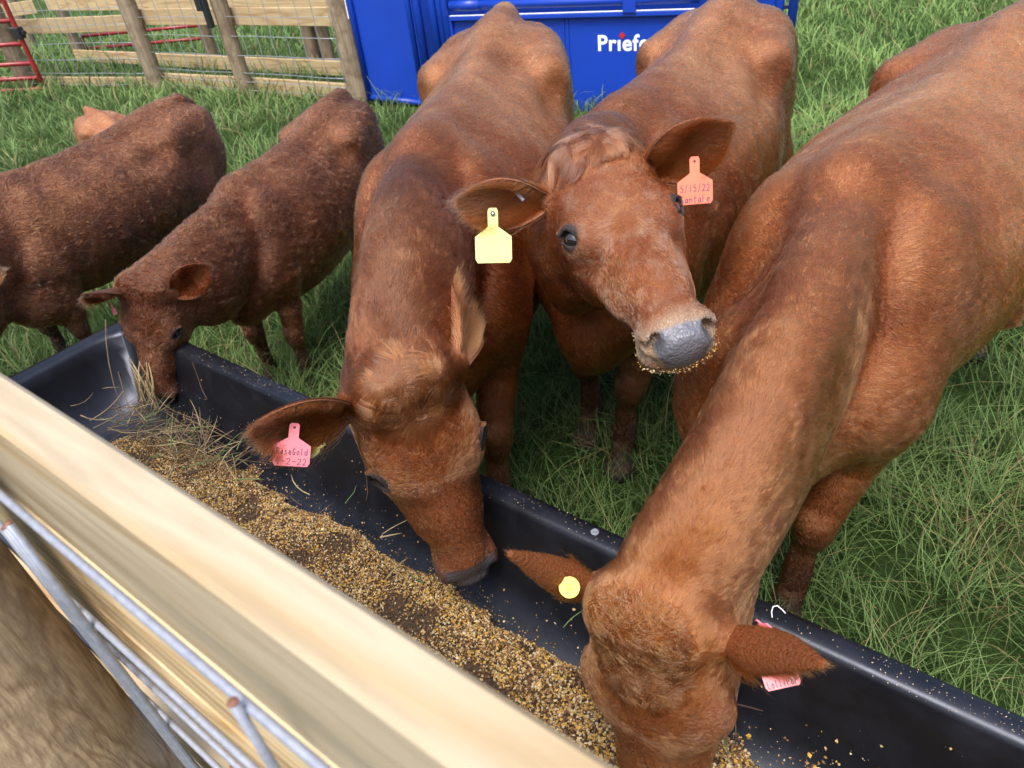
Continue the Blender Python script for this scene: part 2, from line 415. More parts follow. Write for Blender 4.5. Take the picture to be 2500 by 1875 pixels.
# ------------------------------------------------------------------ coats
def hair_mat(name, rough=.27, tint=1.):
    m, t, b = new_mat(name); t.nodes.remove(b)
    h = t.nodes.new('ShaderNodeBsdfHairPrincipled'); h.parametrization = 'COLOR'; h.inputs['Roughness'].default_value = rough; h.inputs['Radial Roughness'].default_value = .5
    h.inputs['Random Roughness'].default_value = .1
    a = N(t, 'ShaderNodeAttribute', attribute_name='col'); t.links.new(a.outputs['Color'], h.inputs['Color'])
    out = [n for n in t.nodes if n.type == 'OUTPUT_MATERIAL'][0]; t.links.new(h.outputs[0], out.inputs[0]); return m
def curves_np(name, P, R, Cc, parent=None, mat=None):
    """P (n,k,3) points, R (n,k) radii, Cc (n,3) colour of each hair"""
    n, k = P.shape[:2]; hc = bpy.data.hair_curves.new(name); hc.add_curves([k] * n)
    hc.attributes['position'].data.foreach_set('vector', np.ascontiguousarray(P, dtype=np.float32).ravel())
    ra = hc.attributes.get('radius') or hc.attributes.new('radius', 'FLOAT', 'POINT'); ra.data.foreach_set('value', np.ascontiguousarray(R, dtype=np.float32).ravel())
    ca = hc.attributes.new('col', 'FLOAT_COLOR', 'CURVE'); c4 = np.ones((n, 4), dtype=np.float32); c4[:, :3] = Cc; ca.data.foreach_set('color', c4.ravel())
    return link(name, hc, parent, mat)
def tri_sample(V, Q, Nn, dens_fn, rng):
    """random points on quads (V, Q) with density dens_fn(centres) per square metre"""
    T = np.concatenate([Q[:, :3], Q[:, [0, 2, 3]]]) if Q.shape[1] == 4 else Q
    a, b, c = V[T[:, 0]], V[T[:, 1]], V[T[:, 2]]
    ar = .5 * np.linalg.norm(np.cross(b - a, c - a), axis=1); ce = (a + b + c) / 3
    nn = Nn[T[:, 0]] + Nn[T[:, 1]] + Nn[T[:, 2]]; nn /= np.linalg.norm(nn, axis=1)[:, None] + 1e-9
    cnt = rng.poisson(ar * dens_fn(ce, nn)); ti = np.repeat(np.arange(len(T)), cnt)
    u, v = rng.random(len(ti)), rng.random(len(ti)); s = u + v > 1; u[s] = 1 - u[s]; v[s] = 1 - v[s]; w = 1 - u - v
    P = a[ti] * w[:, None] + b[ti] * u[:, None] + c[ti] * v[:, None]
    n = Nn[T[ti, 0]] * w[:, None] + Nn[T[ti, 1]] * u[:, None] + Nn[T[ti, 2]] * v[:, None]
    return P, n / (np.linalg.norm(n, axis=1)[:, None] + 1e-9)
def seen(P, n, margin=.10, back=-.25):
    """near the part of the place the photograph takes in, and not turned far away from it"""
    d = P - CAM; dist = np.linalg.norm(d, axis=1); c = d @ CR
    z = np.maximum(-c[:, 2], .05); x = CXP + FPX * c[:, 0] / z; y = CYP - FPX * c[:, 1] / z
    ok = (-c[:, 2] > .1) & (x > -2500 * margin) & (x < 2500 * (1 + margin)) & (y > -1875 * margin) & (y < 1875 * (1 + margin))
    if n is not None: ok &= (n * d).sum(1) / dist < -back
    return ok, dist
def grow(P, n, D, L, lift, r0, rng, curl=0., wav=0., k=4, seed=3):
    """hair points: start P, normal n, lie direction D (tangent), length L"""
    m = len(P); s = np.linspace(0, 1, k)[None, :, None]; L = L[:, None, None] if np.ndim(L) else L
    b = np.cross(n, D)
    jit = rng.normal(0, .16, (m, 1)); D = D + b * jit; D /= np.linalg.norm(D, axis=1)[:, None]
    lf = np.clip(lift * (1 + rng.normal(0, .35, m)), .02, 2)[:, None, None]
    X = P[:, None, :] + L * (D[:, None, :] * s + n[:, None, :] * lf * (s - .55 * s * s))
    if curl > 0:
        ph = rng.uniform(0, 6.28, m)[:, None]; ss = s[..., 0] * 1.
        X = X + L * curl * (b[:, None, :] * (np.sin(ph + ss * 4) - np.sin(ph))[..., None] + n[:, None, :] * (np.cos(ph + ss * 4) - np.cos(ph))[..., None] * .6)
    X[:, 0] = P - n * .001
    R = (r0[:, None] if np.ndim(r0) else r0) * np.array([1.] + [1 - .75 * (i / (k - 1))**1.5 for i in range(1, k)])[None, :] * np.ones((m, k))
    return X, R
def flow(B, H, P, n):
    """lie of the coat"""
    G, T, Wt = [], [], []
    w = B['w']; h = B['h']; fw, lf, up = B['fw'], B['lf'], B['up']
    for x in np.arange(-1.2, .15, .15):
        for y in (-.2, 0, .2):
            for z in (.6, .85, 1.1):
                G.append(w(x, y, z)); T.append(-fw * (1.0) - up * (.25 if y == 0 and z > 1 else .75) + lf * (np.sign(y) * .35 if z > 1 else 0)); Wt.append(.16)
    cr, th = B['cr'], B['th']; nn = len(cr)
    for i in range(1, nn - 1):
        tg = nrm((cr[i + 1] + th[i + 1]) - (cr[i - 1] + th[i - 1])); dn = nrm(th[i] - cr[i])
        for q in (0, .5, 1.): G.append(cr[i] * (1 - q) + th[i] * q); T.append(-tg + dn * .5); Wt.append(.12)
    for x, y in ((.05, .13), (.05, -.13), (-1.13, .14), (-1.13, -.14)):
        for z in (.1, .25, .4): G.append(w(x, y, z)); T.append(-up + -fw * .1); Wt.append(.1)
    D = np.zeros_like(P); S_ = np.full(len(P), 1e-6)
    for g, t, s in zip(G, T, Wt):
        q = np.exp(-((P - g)**2).sum(1) / (s * h)**2); D += q[:, None] * nrm(t); S_ += q
    D /= S_[:, None]
    # head: away from a whorl between the eyes
    Lc = H['loc'](P); wh = np.clip((Lc[:, 0] + .01) / .05, 0, 1) * np.clip((.17 - np.abs(Lc[:, 1])) / .03, 0, 1) * np.clip((.30 + Lc[:, 2]) / .06, 0, 1) * np.clip((.08 - Lc[:, 2]) / .02, 0, 1) * (Lc[:, 0] < .56)
    wx, wy = .205, 0.
    v = np.stack([(Lc[:, 0] - wx), (Lc[:, 1] - wy) * .9, np.clip(-Lc[:, 2] - .07, 0, 1) * -2.0], 1); r = np.linalg.norm(v, axis=1)[:, None] + .004
    v = v / r; side = np.clip((-Lc[:, 2] - .09) / .05, 0, 1)
    v[:, 0] = v[:, 0] * (1 - side) - side * .7; v[:, 2] -= side * .5
    Hd = v @ H['A']; Hd /= np.linalg.norm(Hd, axis=1)[:, None] + 1e-9
    D = D / (np.linalg.norm(D, axis=1)[:, None] + 1e-6); D = D * (1 - wh[:, None]) + Hd * wh[:, None]
    D = D - n * (D * n).sum(1)[:, None]; D /= np.linalg.norm(D, axis=1)[:, None] + 1e-6
    return D, wh, Lc
def lerp3(a, b, t): return np.array(a)[None] * (1 - t[:, None]) + np.array(b)[None] * t[:, None]
def sst(x, a, b): t = np.clip((x - a) / (b - a), 0, 1); return t * t * (3 - 2 * t)
def coat_colour(P, sp, B, H, Lc, wh, seed):
    c = sp['coat']; rel0 = P - B['base']           # dark, mid, light
    t = .5 + (.10 * smooth_noise(P, 1.6, seed) + .07 * smooth_noise(P, 6, seed + 1)) + .03 * smooth_noise(P, 22, seed + 2)
    xr = rel0 @ B['fw'] / B['h']; t = np.clip(t + sp.get('tone', 0) + sp.get('bleach', 0) * (sst(-xr, -.05, .45) * (1 - wh) * sst(rel0[:, 2] / B['h'], .7, 1.0)) - .1 * sp.get('bleach', 0) * sst(xr, 0, .2), 0, 1)  # trunk lighter towards the top and the rear
    C = np.where((t < .5)[:, None], lerp3(c[0], c[1], np.clip(t * 2, 0, 1)), lerp3(c[1], c[2], np.clip(t * 2 - 1, 0, 1)))
    rel = P - B['base']; z = rel[:, 2] / B['h']
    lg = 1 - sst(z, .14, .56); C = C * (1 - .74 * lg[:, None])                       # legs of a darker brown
    cr = np.array(B['cr']); cq = [cr[i] * (1 - t_) + cr[i + 1] * t_ for i in range(len(cr) - 2) for t_ in (0, .33, .66)]; d = np.min(np.stack([np.linalg.norm(P - q, axis=1) for q in cq]), 0)
    k = np.exp(-(np.maximum(d - .043 * B['h'], 0) / .013)**2) * (1 - wh) * sp.get('crestdark', .45); C = C * (1 - k[:, None])
    for p, r, a in sp.get('patches', []):                                            # worn or soiled patches of the coat
        dd = np.linalg.norm(P - np.array(p), axis=1) + .03 * smooth_noise(P, 9, seed + 5); C = C * (1 - (a * (1 - sst(dd, r * .5, r)))[:, None])
    # face
    mz = np.clip(sst(Lc[:, 0] - .45 * (Lc[:, 2] + .08), .375, .44) + .12 * smooth_noise(P, 30, 77), 0, 1) * wh * .8
    C = C * (1 - mz[:, None]) + np.array(sp.get('muzzle', (.10, .065, .045)))[None] * mz[:, None]
    ey = np.exp(-(((Lc[:, 0] - .178) / .042)**2 + ((np.abs(Lc[:, 1]) - .096) / .03)**2 + ((Lc[:, 2] + .056) / .026)**2)) * wh * sp.get('eyedark', .3)
    C = C * (1 - ey[:, None])
    return C
HAIRM = hair_mat('coat_hair')
def skin_mat(name):
    m, t, b = new_mat(name); a = N(t, 'ShaderNodeAttribute', attribute_name='col'); t.links.new(a.outputs['Color'], b.inputs['Base Color'])
    r = N(t, 'ShaderNodeAttribute', attribute_name='wet'); mr = N(t, 'ShaderNodeMapRange'); mr.inputs[3].default_value = .75; mr.inputs[4].default_value = .43
    t.links.new(r.outputs['Fac'], mr.inputs[0]); t.links.new(mr.outputs[0], b.inputs['Roughness'])
    tc = N(t, 'ShaderNodeTexCoord'); vo = N(t, 'ShaderNodeTexVoronoi', Scale=190.); t.links.new(tc.outputs['Object'], vo.inputs[0])
    bp = N(t, 'ShaderNodeBump', Strength=.75, Distance=.002); t.links.new(vo.outputs[0], bp.inputs['Height']); t.links.new(bp.outputs[0], b.inputs['Normal'])
    return m
SKINM = skin_mat('hide_skin')
EYEM = plain('wet_dark_eye', (.006, .005, .006), .04); EYEM.node_tree.nodes['Principled BSDF'].inputs['Coat Weight'].default_value = 1
HOOFM = plain('hoof_horn', (.03, .022, .016), .55, noise=.3)

def nose_mask(Lc, st=.438):
    wdt = .030 + .016 * sst(Lc[:, 2], -.10, -.055); a = sst(Lc[:, 0] - .05 * (Lc[:, 2] + .07), st, st + .008) * (1 - sst(np.abs(Lc[:, 1]), wdt, wdt + .008)) * sst(Lc[:, 2], -.112, -.104) * (Lc[:, 0] < .6)
    return a
def ear(sp, H, B, parent, side, e, rng):
    """cupped leaf-shaped ear with its own fringe. e: tip pixel, length, far/near, width, open direction"""
    s = H['s']; L = e.get('len', .2) * s; base = H['w']((.035, side * .098, -.066))
    r = CR @ np.array([e['tip'][0] * 2500 / 2212 - CXP, -(e['tip'][1] * 2500 / 2212 - CYP), -FPX]); r = nrm(r)
    oc = CAM - base; bq = oc @ r; disc = bq * bq - (oc @ oc - L * L)
    tt = -bq + (math.sqrt(disc) if e.get('far') else -math.sqrt(disc)) if disc > 0 else -bq
    ax = nrm(CAM + r * tt - base)
    op = np.array(e['open'], float); op = nrm(op - ax * (op @ ax)); wd = np.cross(ax, op)
    W_ = e.get('width', .052) * s; nu, nv = 22, 13; bend = e.get('bend', 0.)
    P = np.zeros((2, nu, nv, 3)); Nn = np.zeros((2, nu, nv, 3))
    for i in range(nu):
        u = i / (nu - 1); pk = e.get('peak', .45); b0 = e.get('base', .42); wv = W_ * (b0 + (1 - b0) * math.sin(min(u / pk, 1) * math.pi / 2)) * (1 - max(0, (u - pk) / (1 - pk))**e.get('taper', 2.0) * .93)
        roll = (1 - u)**1.2 * 1.5 + .65                                   # how far the edges curl forward
        for j in range(nv):
            v = j / (nv - 1) * 2 - 1; an = v * roll
            q = base + ax * L * u + wd * (math.sin(an) / max(roll, .3) * wv * 1.25) + op * ((1 - math.cos(an)) / max(roll, .3) * wv * 1.0) + op * (bend * L * u * u)
            nd = nrm(-op * math.cos(an) + wd * math.sin(an))
            th = .0035 * s * (1.3 - .6 * u)
            P[0, i, j] = q + nd * th; P[1, i, j] = q - nd * th * .2; Nn[0, i, j] = nd; Nn[1, i, j] = -nd
    V = P.reshape(-1, 3); NN = Nn.reshape(-1, 3); Fc = []
    for o in (0, 1):
        for i in range(nu - 1):
            for j in range(nv - 1):
                a = o * nu * nv + i * nv + j; q = (a, a + 1, a + nv + 1, a + nv); Fc.append(q if o else q[::-1])
    for i in range(nu - 1):
        for j in (0, nv - 1):
            a = i * nv + j; b2 = nu * nv + a; Fc.append((a, b2, b2 + nv, a + nv))
    for j in range(nv - 1):
        a = (nu - 1) * nv + j; b2 = nu * nv + a; Fc.append((a, b2, b2 + 1, a + 1))
    c = np.array(sp['coat'][1]); inn = np.array([.20, .10, .065]) * .6 + c * .4
    uu_ = np.repeat(np.linspace(0, 1, nu), nv)[:, None]; inn_ = inn * (1 - sst(uu_, .8, 1)) + c * .7 * sst(uu_, .8, 1); colv = np.concatenate([np.tile(c * .7, (nu * nv, 1)), inn_])
    o = mesh_np('ear', V, np.array(Fc), parent, SKINM, col=colv)
    if QUICK: return o, base, ax, op, wd, L
    # hair of the ear
    Fq = np.array(Fc[:2 * (nu - 1) * (nv - 1)]); dd = np.linalg.norm(base - CAM)
    Ps, ns = tri_sample(V, Fq, NN, lambda ce, n: 4.5e5 / dd**1.6 * np.ones(len(ce)), rng)
    rel = Ps - base; uu = rel @ ax / L; vv = rel @ wd / W_; inner = (ns @ op) > 0
    D = ax[None] + wd[None] * (vv * .9)[:, None] + rng.normal(0, .12, Ps.shape); D = D - ns * (D * ns).sum(1)[:, None]; D /= np.linalg.norm(D, axis=1)[:, None]
    edge = sst(np.abs(vv) + uu * .35, .55, 1.1)
    Ls = (np.where(inner, e.get('inl', .030), .0050) + edge * .002 + inner * (vv < -.2) * (1 - uu) * e.get('fringe', .02)) * (s**.7) * rng.uniform(.6, 1.25, len(Ps))
    X, R = grow(Ps, ns, D, Ls, np.where(inner, .60, .16), .00026 * dd / 1.2, rng, curl=.05)
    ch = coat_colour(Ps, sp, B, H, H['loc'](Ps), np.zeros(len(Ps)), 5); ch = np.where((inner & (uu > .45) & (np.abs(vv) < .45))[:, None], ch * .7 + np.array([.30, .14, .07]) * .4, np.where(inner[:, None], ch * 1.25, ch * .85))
    ch = ch * rng.uniform(.7, 1.2, (len(ch), 1))
    curves_np('ear_hair', X, R, ch, o, HAIRM)
    return o, base, ax, op, wd, L
def cl_n(P, cl, seed): return (.45 * cl * smooth_noise(P, 38, seed + 41))[:, None]
def cow(name, sp, label, cat, seed, ears=(None, None)):
    rng = np.random.default_rng(seed); b, V, Q, Nn, H, B = build_cow(sp)
    Lc = H['loc'](V); D, wh, Lc = flow(B, H, V, Nn)
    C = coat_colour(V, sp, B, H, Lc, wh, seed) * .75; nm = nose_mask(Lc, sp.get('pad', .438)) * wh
    C = C * (1 - nm[:, None]) + np.array(sp.get('nose', (.075, .07, .075)))[None] * nm[:, None]
    nd = np.exp(-(((Lc[:, 0] - .452) / .02)**2 + ((np.abs(Lc[:, 1]) - .045) / .010)**2 + ((Lc[:, 2] + .060) / .015)**2)); C = C * (1 - .9 * nd[:, None])
    La = Lc.copy(); La[:, 1] = np.abs(La[:, 1]); ed = np.linalg.norm(La - (np.array([.174, .085, -.059]) + nrm((.30, .66, .68)) * .022), axis=1); lid = (1 - sst(ed, .024, .029)) * (0 if sp.get('closed') else 1); C = C * (1 - lid[:, None]) + np.array([.018, .012, .012])[None] * lid[:, None]
    relz = (V[:, 2]) / B['h']; hf = (1 - sst(relz, .09, .13)); C = C * (1 - hf[:, None]) + np.array([.010, .007, .005])[None] * hf[:, None]
    root = empty(name, (B['base'][0], B['base'][1], 0), label, cat, sp.get('group'))
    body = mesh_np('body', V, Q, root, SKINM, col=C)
    wa = body.data.attributes.new('wet', 'FLOAT', 'POINT'); wa.data.foreach_set('value', nm.astype(np.float32))
    s = H['s']
    for y in () if sp.get('closed') else (-1, 1):
        bm = bmesh.new(); bmesh.ops.create_uvsphere(bm, u_segments=20, v_segments=14, radius=.0235 * s); me = bpy.data.meshes.new('eye'); bm.to_mesh(me); bm.free()
        for p in me.polygons: p.use_smooth = True
        p = H['w']((.174, y * .085, -.059)); me.transform(Matrix.Translation(Vector(p))); link('eye', me, root, EYEM)
    el = []
    for y, e in zip((-1, 1), ears):
        el.append(ear(sp, H, B, root, y, e, rng) if e else None)
    if QUICK: return root, H, B, b, el
    # coat
    fine = sp.get('fine', 1.); K = sp.get('density', 5.2e5)
    def dens(ce, nn):
        ok, d = seen(ce, nn); hd = H['loc'](ce); q = np.where(ok, K / np.maximum(d, .9)**1.7, 0)
        return q
    P, n = tri_sample(V, Q, Nn, dens, rng); D, wh, Lc = flow(B, H, P, n); nm = nose_mask(Lc, sp.get('pad', .438)) * wh
    La = Lc.copy(); La[:, 1] = np.abs(La[:, 1]); ed = np.linalg.norm(La - (np.array([.174, .085, -.059]) + nrm((.30, .66, .68)) * .022), axis=1); eyez = ed < .0245
    eyez &= not sp.get('closed'); keep = (nm < .3) & ~(eyez) & (P[:, 2] > .055 * B['h']); P, n, D, wh, Lc, ed = P[keep], n[keep], D[keep], wh[keep], Lc[keep], ed[keep]
    dist = np.linalg.norm(P - CAM, axis=1); m = len(P)
    # tufts: neighbouring hairs lean together
    cl = sp.get('curly', 0.) * (1 - .5 * wh); b2 = np.cross(n, D)
    a1 = smooth_noise(P, 24, seed + 20) * (.14 + .8 * cl) + smooth_noise(P, 75, seed + 21) * (.12 + .4 * cl) + smooth_noise(P, 3.5, seed + 22) * .22
    D = D + b2 * a1[:, None]; D /= np.linalg.norm(D, axis=1)[:, None]
    body_l = sp.get('hair', .017); mz = sst(Lc[:, 0], .3, .45) * wh
    L = body_l * (1 - .45 * wh) * (1 - .55 * mz) * rng.uniform(.55, 1.3, m) * (1 + (.08 + .3 * cl) * smooth_noise(P, 12, seed + 30))
    L = np.clip(L * (1 - .75 * np.exp(-(ed / .035)**4)), .003, .05)
    legz = 1 - sst(P[:, 2] / B['h'], .3, .6); L *= 1 - .35 * legz
    lift = np.clip(.15 + (.06 + .2 * cl) * smooth_noise(P, 45, seed + 31) + .45 * cl, .08, 1.3)
    # hairs gather in small locks that share a shade and a lie
    from mathutils.kdtree import KDTree
    nc = max(50, m // 13); ci = rng.choice(m, nc, replace=False); kd = KDTree(nc)
    for i, q in enumerate(P[ci]): kd.insert(q, i)
    kd.balance(); fnd = kd.find; own = np.fromiter((fnd(q)[1] for q in P.tolist()), dtype=np.int64, count=m)
    cj = rng.normal(0, .10 + .25 * cl[ci], nc); D = D + np.cross(n, D) * cj[own][:, None]; D /= np.linalg.norm(D, axis=1)[:, None]
    L = L * rng.uniform(.8, 1.2, nc)[own]; lift = lift * rng.uniform(.75, 1.25, nc)[own]; shade = rng.uniform(.80, 1.20, nc)[own]
    X, R = grow(P, n, D, L, lift, .00030 * (dist / 1.2)**.9, rng, curl=.04 + .22 * sp.get("curly", 0.))
    pc = P[ci][own]; gather = (np.linspace(0, 1, X.shape[1])**1.5 * .45)[None, :, None]; X = X + (pc - P)[:, None, :] * gather
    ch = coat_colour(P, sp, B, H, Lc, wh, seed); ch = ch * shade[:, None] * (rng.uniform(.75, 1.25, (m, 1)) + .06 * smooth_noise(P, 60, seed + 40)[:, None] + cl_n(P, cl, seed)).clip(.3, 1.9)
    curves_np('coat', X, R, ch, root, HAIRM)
    print(name, 'hairs', m)
    return root, H, B, b, el
def surf_hit(b, p, n_it=12):
    """nearest point of the skin to p"""
    p = np.array(p, float)[None]
    for _ in range(n_it): g = b.grad(p); p = p - b.eval(p)[:, None] * g / max((g**2).sum(), .2)
    return p[0], nrm(b.grad(p)[0])
def tuft(root, H, B, b, sp, c, rad, L, n, dirf, seed, colour, lift=.5, name='forelock', r=.0005, curl=.06, conv=.55):
    """long hair rooted round c (head coordinates); dirf gives its lie in head coordinates"""
    if QUICK: return
    rng = np.random.default_rng(seed); s = H['s']; P0 = []
    q = rng.normal(0, 1, (n, 2)); q *= (rng.random((n, 1))**.5) / np.linalg.norm(q, axis=1)[:, None]
    hc = np.stack([c[0] + q[:, 0] * rad[0], c[1] + q[:, 1] * rad[1], np.full(n, c[2])], 1)
    P = H['o'] + (hc * s) @ H['A']
    for _ in range(8): g = b.grad(P); P = P - b.eval(P)[:, None] * g / np.maximum((g**2).sum(1), .2)[:, None]
    nn = b.grad(P); nn /= np.linalg.norm(nn, axis=1)[:, None]
    hc = H['loc'](P); Dh = np.array([dirf(*h) for h in hc], float); Dh += rng.normal(0, .15, Dh.shape)
    D = Dh @ H['A']; D -= nn * (D * nn).sum(1)[:, None]; D /= np.linalg.norm(D, axis=1)[:, None]
    # locks
    nl = max(8, n // 42); lk = rng.integers(0, n, nl); own = lk[np.argmin(((P[:, None] - P[lk][None])**2).sum(2) + rng.random((n, nl)) * 1e-5, axis=1)]
    a = smooth_noise(P, 40, seed) * .35; D = D + np.cross(nn, D) * a[:, None]; D /= np.linalg.norm(D, axis=1)[:, None]
    D = D * (1 - conv) + D[own] * conv; D /= np.linalg.norm(D, axis=1)[:, None]
    k = 8; Ls = L * rng.uniform(.65, 1.1, n) * (.75 + .5 * rng.random(n)[own]); X = np.zeros((n, k, 3)); X[:, 0] = P; cur = P.copy(); dr = D + nn * lift; dr /= np.linalg.norm(dr, axis=1)[:, None]
    wv = smooth_noise(P, 55, seed + 3)
    for i in range(1, k):                                        # each hair bends down and follows the skin below it
        cur = cur + dr * (Ls / (k - 1))[:, None]; dgt = b.eval(cur); g = b.grad(cur); g /= np.linalg.norm(g, axis=1)[:, None] + 1e-9
        off = .003 + .010 * lift * math.sin(i / k * 3.0)
        cur = cur + g * np.clip(off - dgt, -.004, .03)[:, None]; X[:, i] = cur
        dr = dr - g * .30 + np.array([0, 0, -.05]) + np.cross(g, dr) * (curl * wv * math.sin(i * 1.3))[:, None]; dr /= np.linalg.norm(dr, axis=1)[:, None]
    R = r * np.array([1 - .7 * i / (k - 1) for i in range(k)])[None] * np.ones((n, 1))
    s_ = (np.linspace(0, 1, k)**1.3 * conv)[None, :, None]; off0 = (P - P[own])[:, None, :]; X = X * (1 - s_) + (X[own] + off0 * .18) * s_
    ch = np.array(colour)[None] * rng.uniform(.8, 1.2, (n, 1)) * np.exp(rng.normal(0, .38, n))[own][:, None].clip(.4, 2.2)
    X = X + (rng.normal(0, .0012, (n, 3))[own])[:, None, :] * s_ / max(conv, .1) + np.array([0, 0, 1.])[None, None] * (rng.uniform(0, .006, n)[own])[:, None, None] * np.sin(np.linspace(0, 3.1, k))[None, :, None]
    curves_np(name, X, R, ch, root, HAIRM)
# ------------------------------------------------------------------ wood, metal and plastic
def wood_mat(name, axis, c0, c1, c2, scale=1., knots=True, rough=.7, bump=.3, contrast=1., stain=None, stretch=.93):
    m, t, b = new_mat(name); tc = N(t, 'ShaderNodeTexCoord'); ax = nrm(axis)
    dt = N(t, 'ShaderNodeVectorMath', operation='DOT_PRODUCT'); dt.inputs[1].default_value = tuple(ax); t.links.new(tc.outputs['Object'], dt.inputs[0])
    ml = N(t, 'ShaderNodeMath', operation='MULTIPLY'); ml.inputs[1].default_value = -stretch; t.links.new(dt.outputs['Value'], ml.inputs[0])
    sc = N(t, 'ShaderNodeVectorMath', operation='SCALE'); sc.inputs[0].default_value = tuple(ax); t.links.new(ml.outputs[0], sc.inputs['Scale'])
    ad = N(t, 'ShaderNodeVectorMath', operation='ADD'); t.links.new(tc.outputs['Object'], ad.inputs[0]); t.links.new(sc.outputs[0], ad.inputs[1])
    n1 = N(t, 'ShaderNodeTexNoise', Scale=7. * scale, Detail=2.5, Distortion=.5); t.links.new(ad.outputs[0], n1.inputs[0])
    m2 = N(t, 'ShaderNodeMath', operation='MULTIPLY'); m2.inputs[1].default_value = 11.; t.links.new(n1.outputs[0], m2.inputs[0])
    fr = N(t, 'ShaderNodeMath', operation='PINGPONG'); fr.inputs[1].default_value = .5; t.links.new(m2.outputs[0], fr.inputs[0])
    n2 = N(t, 'ShaderNodeTexNoise', Scale=90. * scale, Detail=6.); t.links.new(ad.outputs[0], n2.inputs[0])
    n3 = N(t, 'ShaderNodeTexNoise', Scale=2.2 * scale, Detail=3.); t.links.new(ad.outputs[0], n3.inputs[0])
    a = ramp(t, fr.outputs[0], [(.0, c1), (.28 * contrast, c0), (.5, c0)])
    mx = N(t, 'ShaderNodeMixRGB', blend_type='MULTIPLY'); mx.inputs[0].default_value = .55; t.links.new(a, mx.inputs[1]); t.links.new(ramp(t, n2.outputs[0], [(.3, (.62, .56, .5)), (.6, (1, 1, 1))]), mx.inputs[2])
    mx2 = N(t, 'ShaderNodeMixRGB', blend_type='MIX'); t.links.new(ramp(t, n3.outputs[0], [(.42, (0, 0, 0)), (.72, (.8, .8, .8))]), mx2.inputs[0]); t.links.new(mx.outputs[0], mx2.inputs[1]); mx2.inputs[2].default_value = (*c2, 1)
    last = mx2.outputs[0]
    if stain:
        n4 = N(t, 'ShaderNodeTexNoise', Scale=9., Detail=5., Roughness=.65); t.links.new(tc.outputs['Object'], n4.inputs[0])
        mx3 = N(t, 'ShaderNodeMixRGB', blend_type='MIX'); t.links.new(ramp(t, n4.outputs[0], [(.45, (0, 0, 0)), (.62, (.75, .75, .75))]), mx3.inputs[0]); t.links.new(last, mx3.inputs[1]); mx3.inputs[2].default_value = (*stain, 1); last = mx3.outputs[0]
    t.links.new(last, b.inputs['Base Color']); b.inputs['Roughness'].default_value = rough; b.inputs['Specular IOR Level'].default_value = .25
    bp = N(t, 'ShaderNodeBump', Strength=bump, Distance=.004); t.links.new(n2.outputs[0], bp.inputs['Height']); t.links.new(bp.outputs[0], b.inputs['Normal'])
    return m
GALV = plain('galvanised_wire', (.26, .29, .36), .5, .35, noise=.15, nscale=120, bump=.08)
GALVF = plain('dull_wire', (.30, .33, .37), .5, .5)
RUST = plain('rust', (.16, .07, .045), .85, noise=.4, nscale=200)
BLUE = plain('blue_enamel', (.004, .038, .34), .40, noise=.10, nscale=2.2, bump=.05, bscale=25)
GAPSHADE = plain('gap_shade', (.004, .006, .012), .6)  # near-black, stands for the shade inside the chute's gaps
WHITE = plain('matte_white', (.75, .76, .78), .5)
LOGO = plain('white_vinyl', (.72, .80, .84), .45)
REDV = plain('red_vinyl', (.42, .012, .008), .45)
REDM = plain('red_gate_paint', (.21, .012, .016), .35, noise=.25, nscale=9)
BLACKP = plain('black_hardware', (.012, .013, .018), .4)
def poly_black():
    m, t, b = new_mat('black_polyethylene'); tc = N(t, 'ShaderNodeTexCoord')
    n1 = N(t, 'ShaderNodeTexNoise', Scale=9., Detail=6., Roughness=.7); t.links.new(tc.outputs['Object'], n1.inputs[0])
    n2 = N(t, 'ShaderNodeTexNoise', Scale=160., Detail=3.); t.links.new(tc.outputs['Object'], n2.inputs[0])
    t.links.new(ramp(t, n1.outputs[0], [(.42, (.004, .0045, .0065)), (.64, (.008, .009, .013)), (.82, (.025, .027, .033))]), b.inputs['Base Color'])
    t.links.new(ramp(t, n1.outputs[0], [(.3, (.30, .30, .30)), (.7, (.44, .44, .44))]), b.inputs['Roughness'])
    b.inputs['Specular IOR Level'].default_value = .48; b.inputs['Specular Tint'].default_value = (.72, .80, 1, 1)
    bp = N(t, 'ShaderNodeBump', Strength=.06, Distance=.003); t.links.new(n2.outputs[0], bp.inputs['Height']); t.links.new(bp.outputs[0], b.inputs['Normal']); return m
POLY = poly_black()
UPV = np.array([0, 0, 1.])
PINE0, PINE1, PINE2 = (.37, .315, .225), (.33, .25, .145), (.60, .52, .34)

# ------------------------------------------------------------------ ground
def ground_mat():
    m, t, b = new_mat('turf_soil'); tc = N(t, 'ShaderNodeTexCoord')
    n1 = N(t, 'ShaderNodeTexNoise', Scale=1.3, Detail=8., Roughness=.7); t.links.new(tc.outputs['Object'], n1.inputs[0])
    n2 = N(t, 'ShaderNodeTexNoise', Scale=60., Detail=6., Roughness=.8); t.links.new(tc.outputs['Object'], n2.inputs[0])
    mx = N(t, 'ShaderNodeMixRGB', blend_type='MULTIPLY'); mx.inputs[0].default_value = .8
    t.links.new(ramp(t, n1.outputs[0], [(.35, (.030, .062, .016)), (.55, (.055, .10, .026)), (.72, (.10, .10, .045))]), mx.inputs[1]); t.links.new(ramp(t, n2.outputs[0], [(.3, (.35, .4, .3)), (.7, (1.3, 1.3, 1.2))]), mx.inputs[2])
    t.links.new(mx.outputs[0], b.inputs['Base Color']); b.inputs['Roughness'].default_value = .95; b.inputs['Specular IOR Level'].default_value = .1
    bp = N(t, 'ShaderNodeBump', Strength=1., Distance=.03); t.links.new(n2.outputs[0], bp.inputs['Height']); t.links.new(bp.outputs[0], b.inputs['Normal']); return m
